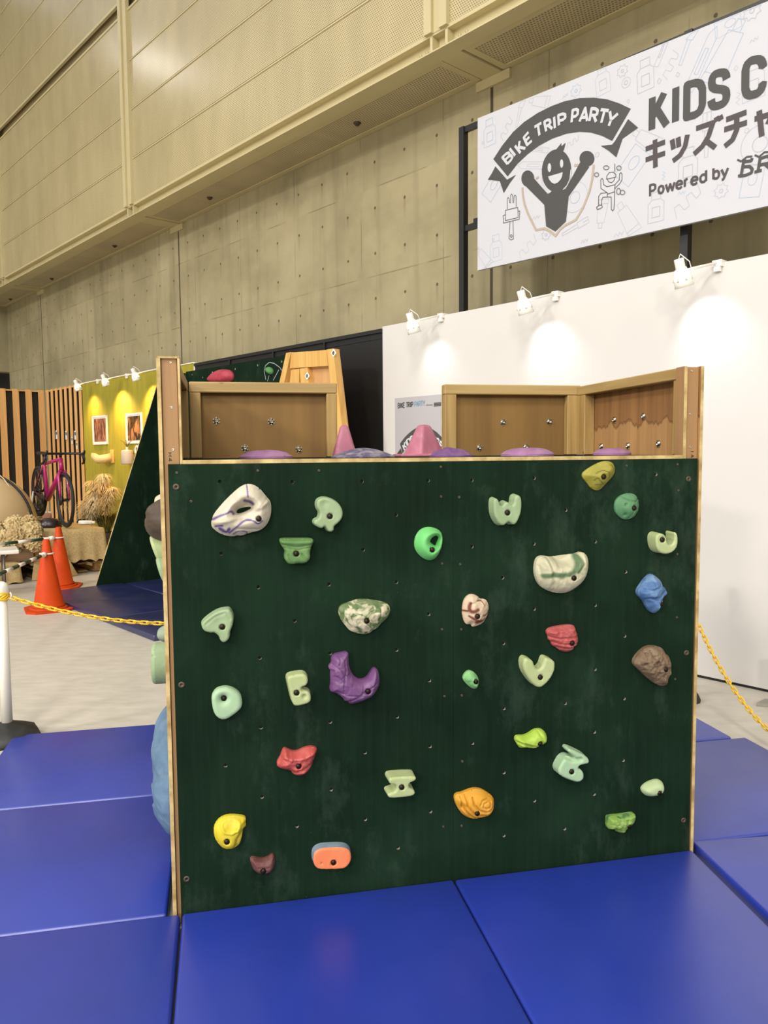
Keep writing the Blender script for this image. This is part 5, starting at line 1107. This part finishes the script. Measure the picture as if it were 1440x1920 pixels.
q = MB(); q.tube([(.12,0,.545),(.20,0,.55),(.28,0,.54),(.39,0,.535)], [.062,.058,.028,.018], 12, flat=.35); q.build('saddle', M['bikeblack'], bike)
btube('stem', [(WB-.172,0,.545),(WB-.178,0,.575),(WB-.09,0,.59)], .018, M['bikeblack'])
q = MB(); bw = .225
q.tube([(WB-.10,-bw*1.15,.46),(WB-.02,-bw*1.12,.48),(WB+.01,-bw*1.05,.54),(WB-.02,-bw,.585),(WB-.09,-bw*.9,.592),(WB-.09,0,.592),(WB-.09,bw*.9,.592),(WB-.02,bw,.585),(WB+.01,bw*1.05,.54),(WB-.02,bw*1.12,.48),(WB-.10,bw*1.15,.46)], .0155, 10); hb = q.build('handlebar', M['bikeblack'], bike)
for s_ in (-1, 1):
    q = MB(); q.tube([(WB-.01,s_*bw,.59),(WB+.05,s_*bw*1.02,.60),(WB+.075,s_*bw*1.02,.635)], [.018,.019,.014], 8); q.tube([(WB+.06,s_*bw*1.02,.59),(WB+.07,s_*bw*1.04,.53),(WB+.04,s_*bw*1.06,.47)], .008, 6); q.build('brake_lever', M['bikeblack'], hb)
q = MB(); q.tube([(BB[0],-.075,BB[2]),(BB[0],-.069,BB[2])], .085, 24); q.build('chainring', M['rim'], bike)
q = MB(); q.tube([(BB[0],-.085,BB[2]),(BB[0]+.10,-.09,BB[2]-.135)], .012, 8); q.tube([(BB[0]+.10,-.09,BB[2]-.135),(BB[0]+.10,-.18,BB[2]-.135)], [.014,.03], 8); q.build('crank', M['bikeblack'], bike)
q = MB(); q.tube([(BB[0],.085,BB[2]),(BB[0]-.10,.09,BB[2]+.135)], .012, 8); q.tube([(BB[0]-.10,.09,BB[2]+.135),(BB[0]-.10,.18,BB[2]+.135)], [.014,.03], 8); q.build('crank', M['bikeblack'], bike)
q = MB(); q.tube([(.0,-.065,-.02),(.03,-.07,-.09),(.01,-.07,-.16)], .012, 8); q.tube([(0,-.065,.045),(BB[0],-.072,BB[2]+.08)], .004, 5); q.tube([(.02,-.07,-.17),(BB[0],-.072,BB[2]-.08)], .004, 5); q.build('derailleur', M['bikeblack'], bike)
st = thing('bike_stand', 'small pale stand holding the rear wheel of the magenta bicycle', 'stand', Matrix.Translation((Rh.x, Rh.y, TH)) @ Matrix.Rotation(BA, 4, 'Z'))
m = MB()
for s_ in (-1, 1): m.tube([(0, s_*.08, Rh.z-TH), (-.05, s_*.11, .15), (-.12, s_*.13, .012)], .010, 8)
m.build('leg', M['white'], st)
m = MB(); m.tube([(-.12,-.13,.012),(-.12,.13,.012)], .010, 8); m.build('foot', M['white'], st)
def on_table(px, py, h=TH): return at_h(px, py, h)
# helmet
P = on_table(94, 989); he = thing('bike_helmet', 'dark vented bicycle helmet with tan stripes lying by the front wheel', 'helmet', Matrix.Translation(P) @ Matrix.Rotation(.4, 4, 'Z'))
m = MB(); m.lathe([(.125,0),(.128,.03),(.115,.08),(.085,.115),(.04,.13),(0,.133)], 20, 0, Matrix.Diagonal((1.15,.85,.95,1))); m.build('shell', plain('helmet_black', (38,26,28), .3), he)
for k, y in enumerate((-.06, -.02, .02, .06)):
    m = MB(); m.tube([(-.125, y*.7, .05), (-.06, y, .112-abs(y)*.25), (.02, y, .125-abs(y)*.3), (.09, y*.9, .095-abs(y)*.2), (.13, y*.6, .04)], .008, 6); m.build('rib', plain('helmet_tan', (190,158,104), .4) if k % 2 else M['bikeblack'], he)
P = on_table(73, 985); m = MB(); m.lathe([(0,0),(.05,0),(.065,.03),(.055,.065),(.02,.08),(0,.08)], 14, 0, Matrix.Diagonal((1.1,.9,1,1)))
tag(m.build('leather_pouch', plain('oxblood_leather', (112,56,42), .5), None, Matrix.Translation(P)), 'small reddish brown pouch left of the helmet', 'pouch')
P = on_table(163, 984); bo = thing('spray_bottle', 'white bottle lying on the burlap right of the front wheel', 'bottle', Matrix.Translation(P+Vector((0,0,.03))) @ Matrix.Rotation(-.1, 4, 'Z') @ Matrix.Rotation(math.pi/2, 4, 'Y'))
m = MB(); m.lathe([(0,-.11),(.027,-.11),(.03,-.1),(.03,.06),(.018,.08)], 14); m.build('body', M['white'], bo); m = MB(); m.lathe([(.018,.08),(.018,.11),(0,.115)], 12); m.build('cap', M['offwhite'], bo)
P = on_table(88, 972); cs = thing('card_stand', 'folded brochure card propped up behind the helmet', 'card', Matrix.Translation(P) @ Matrix.Rotation(-.2, 4, 'Z'))
m = MB(); m.prism([(-.07,-.02),(.07,-.02),(.07,-.016),(-.07,-.016)], 0, .10, 0, Matrix.Rotation(-.35, 4, 'X')); m.build('front', plain('brochure_brown', (150,96,70), .5), cs)
m = MB(); m.prism([(-.07,.03),(.07,.03),(.07,.034),(-.07,.034)], 0, .10, 0, Matrix.Rotation(.25, 4, 'X')); m.build('back', M['white'], cs)
P = on_table(62, 972); m = MB(); m.rbox(-.12,.12,-.06,.06,0,.03,.008); tag(m.build('grey_case', plain('grey_case', (128,124,116), .5), None, Matrix.Translation(P)), 'flat grey case under the rear wheel next to the tent', 'case')
P = on_table(165, 976); m = MB(); m.tube([(-.14,-.02,.01),(-.05,.03,.014),(.06,.0,.012),(.16,-.03,.01)], .012, 6); tag(m.build('black_strap', M['bikeblack'], None, Matrix.Translation(P)), 'black strap lying behind the white bottle', 'strap')
# beige tent
te = thing('tent', 'beige dome tent with a dark trim and pale pole, left edge of the photo', 'tent', Matrix.Translation((-5.42, 10.25, TH+.03)))
m = MB(); m.lathe([(.76*math.cos(t), .72*math.sin(t)) for t in (math.pi/2*k/14 for k in range(15))], 36); m.build('canopy', plain('beige_canvas', (206,180,134), .8, var=.06, scale=3), te)
m = MB(); m.tube([(.775*math.cos(t), -.02, .735*math.sin(t)) for t in (math.pi*k/30 for k in range(31))], .016, 8); m.build('trim', M['black'], te)
m = MB(); m.tube([(.10,-.12,.93),(.45,-.1,.62),(.83,-.06,.02)], .007, 6); m.build('pole', plain('pole_pale', (214,190,150), .5), te)
# dried flowers in a wooden planter
P = at_h(30, 1050, .25); pl_ = thing('planter', 'brown wooden planter box holding dried flowers at the left edge', 'planter', Matrix.Translation(P) @ Matrix.Rotation(.25, 4, 'Z'))
m = MB(); m.box(-.30,.22,-.12,.12,0,.16); m.build('box', wood('walnut_planks', (116,84,48), (84,58,30), 0, 1), pl_)
m = MB(); m.box(-.31,.23,-.13,.13,.145,.165); m.build('rim', M['pallet'], pl_)
fd = thing('dried_flowers', 'bunch of beige dried hydrangea heads spilling over the brown planter', 'flowers', Matrix.Translation(P+Vector((0,0,.16))))
rnd = random.Random(5); dry = [mottled('dried_petal_'+c, a, b, 40, (1,1,1), .3, .7, .9, .3) for c, a, b in (('tan', (150,128,86), (196,172,122)), ('straw', (168,148,100), (210,190,140)))]
leafm = plain('dusty_leaf', (120,126,92), .8, var=.2)
def head(r, seed):
    bm = bmesh.new(); bmesh.ops.create_icosphere(bm, subdivisions=4, radius=r)
    for v in bm.verts:
        n_ = v.co.normalized(); v.co += n_*(r*.34*noise.noise(n_*7+Vector((seed,0,0)))+r*.14*noise.noise(n_*19+Vector((0,seed,0))))
    q = MB(); q.bm(bm, 0, False); return q
for i, (x, y, z, r) in enumerate(((-.24,-.02,.20,.13),(-.08,-.10,.10,.12),(.10,-.12,.14,.13),(.24,-.06,.20,.11),(-.34,-.05,.06,.12),(.0,.02,.26,.12),(.16,.04,.28,.10),(-.14,-.16,-.02,.11),(.30,-.14,.06,.10),(-.40,.02,.24,.12))):
    head(r, i*3.3).build('flower_head', dry[i % 2], fd, T(x, y, z))
def leafpatch(n, spread, size, seed):
    r_ = random.Random(seed); q = MB()
    for k in range(n):
        c = Vector((r_.uniform(-1,1)*spread[0], r_.uniform(-1,1)*spread[1], r_.uniform(0,1)*spread[2])); R = Matrix.Rotation(r_.uniform(0,6.28), 3, 'Z') @ Matrix.Rotation(r_.uniform(.2,1.4), 3, 'Y'); s_ = size*r_.uniform(.6,1.2)
        q.add([c+R @ Vector(p)*s_ for p in ((0,0,0),(.5,.28,.06),(1,0,0),(.5,-.28,.06))], [[0,1,2,3]], 0)
    return q
leafpatch(60, (.34,.14,.34), .09, 3).build('leaves', leafm, fd)
# pampas grass
P = at_h(203, 1010, TH*.75); pg = thing('pampas_grass', 'tall sheaf of fluffy beige pampas grass before the lime partition', 'plant', WALL @ T(5.55, .48, 0))
mp = [plain('pampas_plume_dull', (222,188,126), .9, var=.2, scale=30), plain('pampas_plume', (238,208,146), .9, var=.15, scale=30), plain('pampas_plume_pale', (248,226,172), .9, var=.12, scale=30)]
def plume(base, tip, curl, rad, seed, n=520):
    r_ = random.Random(seed); q = MB(); base, tip = Vector(base), Vector(tip)
    for k in range(n):
        t = r_.uniform(.08, 1)**.9; p = base.lerp(tip, t)+Vector((0, 0, math.sin(t*math.pi*.6)*.08)); a = r_.uniform(0, 6.28); w_ = rad*(.5+.7*math.sin(min(1,t*1.1)*math.pi*.8))
        d1 = Vector((math.cos(a)*.9, math.sin(a)*.9, 1.2)).normalized(); pts = [p]; d_ = d1*1.0; L = w_*r_.uniform(.7,1.3)
        for s_ in range(6): d_ = (d_+Vector((curl*.12, 0, -.33))).normalized(); pts.append(pts[-1]+d_*L/6*1.1)
        sd = d1.cross(Vector((0,0,1))).normalized()*.005
        o = len(q.v); vs = []
        for i, pp_ in enumerate(pts): vs += [pp_+sd*(1-i*.12), pp_-sd*(1-i*.12)]
        q.add(vs, [[2*i,2*i+1,2*i+3,2*i+2] for i in range(6)], 0)
    q.tube([(0,0,.4), tuple(base), tuple(tip)], .004, 5); return q
for i, (x, y, z, r) in enumerate(((.34,0,1.06,.13),(.20,.05,1.20,.12),(.02,.02,1.30,.13),(-.12,.06,1.18,.14),(.12,.12,1.06,.14),(-.06,.14,1.0,.15),(-.22,.1,.98,.13),(.30,.12,.90,.13),(.10,.18,.88,.15),(.42,.08,.80,.11),(-.28,.04,1.12,.12),(.2,.2,.78,.12))):
    z -= .15; plume((x*1.0,y*.8,z-.2), (x*1.2+(.07 if i % 2 else -.07),y,z), .6 if x > .1 else -.4, r, i+1).build('plume', mp[i % 3], pg)
r_ = random.Random(9); q = MB()
for k in range(420):
    a = r_.uniform(0, 6.28); rr_ = r_.uniform(.0, .06); b0 = Vector((rr_*math.cos(a), rr_*math.sin(a), .40)); L = r_.uniform(.25,.5); d_ = Vector((math.cos(a)*.5, math.sin(a)*.5, 1)).normalized(); p1 = b0+d_*L*.6; p2 = p1+(d_+Vector((math.cos(a)*.7, math.sin(a)*.7, -.5)))*L*.4
    sd = Vector((-math.sin(a), math.cos(a), 0))*.004; q.add([b0+sd,b0-sd,p1-sd,p1+sd,p2], [[0,1,2,3],[3,2,4]], 0)
q.build('grass_blades', mottled('grass_olive', (72,70,26), (130,122,48), 12, (1,1,1), .3, .7, .8), pg)
m = MB(); m.lathe([(0,0),(.14,0),(.18,.40),(.165,.40),(.15,.38),(0,.38)], 20); m.build('pot', plain('dark_pot', (62,46,32), .7), pg)
# white bench and black bag on the floor, left edge
P = at_h(8, 1036, .50); be = thing('folding_table', 'low white folding table with grey legs at the left edge', 'table', Matrix.Translation((P.x-.62, P.y-.02, 0)) @ Matrix.Rotation(.5, 4, 'Z'))
m = MB(); m.rbox(-.7,.7,-.22,.22,.47,.51,.008); m.build('tabletop', M['white'], be); lg = plain('grey_leg', (104,94,88), .4, .6)
for x in (-.55, .55):
    for y in (-.17, .17): m = MB(); m.tube([(x,y,0),(x,y,.47)], .014, 8); m.build('leg', lg, be)
m = MB(); m.tube([(.55,-.17,.12),(.2,-.17,.46)], .01, 6); m.build('brace', lg, be)
P = at_h(32, 1087, 0); m = MB(); m.bm(head(.13, 4.4).__class__() and (lambda b: (bmesh.ops.create_icosphere(b, subdivisions=3, radius=.12), b)[1])(bmesh.new()), 0, True, T(0,0,.055) @ Matrix.Diagonal((1.0,.7,.5,1)))
tag(m.build('black_bag', M['black'], None, Matrix.Translation(P)), 'crumpled black bag on the floor under the burlap step', 'bag')
# framed pictures and objects on the lime partition
def picture(label, px0, px1, py0, py1, c1, c2, c3, seed):
    x0, z0 = wall_px(px0, py0, .02); x1, z1 = wall_px(px1, py1, .02); w_ = abs(x1-x0); h_ = z0-z1
    o = thing('picture_frame', label, 'picture', WALL @ T((x0+x1)/2, 0, z1), 'framed pictures on the lime partition'); m = MB()
    b = .045
    m.box(-w_/2, w_/2, .001, .012, 0, h_); m.box(-w_/2, w_/2, .012, .024, 0, b*.5); m.box(-w_/2, w_/2, .012, .024, h_-b*.5, h_); m.box(-w_/2, -w_/2+b*.5, .012, .024, 0, h_); m.box(w_/2-b*.5, w_/2, .012, .024, 0, h_)
    m.build('frame', M['white'], o)
    t = NT('print_%d' % seed); n1 = t.noise(5, 5, (2.2,1,.8), dist=1.2, loc=(seed*3,0,0)); n2 = t.noise(11, 4, (2.0,1,1), loc=(0,0,seed*2))
    col = t.ramp(n1, [(.38, lin(c1)), (.5, lin(c2)), (.62, lin(c3))]); col = t.mix(t.math('MULTIPLY', n2, .5), col, lin(c1)); mt = t.done(col, .4)
    m = MB(); m.box(-w_/2+b, w_/2-b, .0125, .014, b, h_-b); m.build('print', mt, o)
picture('left framed print with pinkish streaks on the lime partition', 172.5, 201, 781, 833, (74,44,34), (150,96,70), (206,150,116), 1)
picture('right framed print, darker, half cut by the green wing', 235, 266, 776, 831, (30,26,12), (66,50,26), (222,150,92), 2)
x, z = wall_px(188, 858, .15); ho = thing('wall_horn', 'beige curved horn mounted on a small board below the left print', 'ornament', WALL @ T(x, 0, z)); 
m = MB(); m.tube([(-.10,.02,.0),(-.06,.12,-.02),(.03,.17,-.03),(.14,.19,.02),(.20,.20,.06)], [.07,.068,.065,.055,.02], 14); m.build('horn', plain('bone', (214,184,126), .5), ho)
m = MB(); m.rbox(-.20,-.08,0,.03,-.09,.12,.01); m.build('board', M['pine'], ho)
x, z = wall_px(240, 858, .08); vs_ = thing('wall_vase', 'grey white wall vase with a dry sprig below the right print', 'vase', WALL @ T(x, .09, z-.10))
m = MB(); m.lathe([(0,0),(.085,0),(.09,.02),(.088,.19),(.075,.21),(.02,.215),(.018,.26),(0,.26)], 18); m.box(-.03,.03,-.09,-.06,.05,.15); m.build('body', plain('vase_grey', (176,164,150), .5), vs_)
m = MB()
for a in range(5): m.tube([(0,0,.26),(.05*math.cos(a*1.3),.05*math.sin(a*1.3),.33),(.09*math.cos(a*1.3),.09*math.sin(a*1.3),.36)], .004, 5)
m.build('sprig', plain('dry_sprig', (110,84,50), .8), vs_)
x, z = wall_px(254, 844, .05); m = MB(); m.lathe([(.05,0),(.07,.01),(.07,.03),(.05,.04)], 18, 0, Matrix.Rotation(-math.pi/2,4,'X'), True); tag(m.build('wall_ring', M['white'], None, WALL @ T(x, .002, z)), 'small white ring on the wall beside the grey vase', 'ornament')
for i, (px, py, w_, h_, lab) in enumerate(((105.5,815,.09,.15,'leftmost small info card on the slats above the handlebar'),(123.5,816,.09,.15,'middle of three small info cards on the slats'),(140.5,816,.09,.15,'right info card of three on the slats, nearest the lime partition'),(134.5,826,.07,.12,'lower small card on the slats under the right info card'),(143.5,835,.06,.13,'lowest small card on the slats beside the right brake lever'))):
    x, z = wall_px(px, py, .03); o = thing('info_card', lab, 'card', WALL @ T(x, .021, z), 'info cards on the slat screen')
    m = MB(); m.box(-w_/2, w_/2, 0, .004, -h_/2, h_/2); m.build('sheet', M['offwhite'], o); m = MB(); m.box(-w_*.3, w_*.3, .0041, .005, 0, h_*.35); m.build('picture_print', M['ink'], o)
# foot plate at the right edge
P = at_h(1437, 1322, 0); m = MB(); m.prism([(-.08,-.05),(.16,-.05),(.16,.05),(-.02,.05)], 0, .022); m.box(.05,.10,-.02,.02,.02,.3)
tag(m.build('foot_plate', plain('grey_plate', (150,148,134), .4, .5), None, Matrix.Translation((P.x+.02,P.y,0)) @ Matrix.Rotation(-.3,4,'Z')), 'grey metal foot plate on the floor at the right edge before the white partition', 'stand foot')
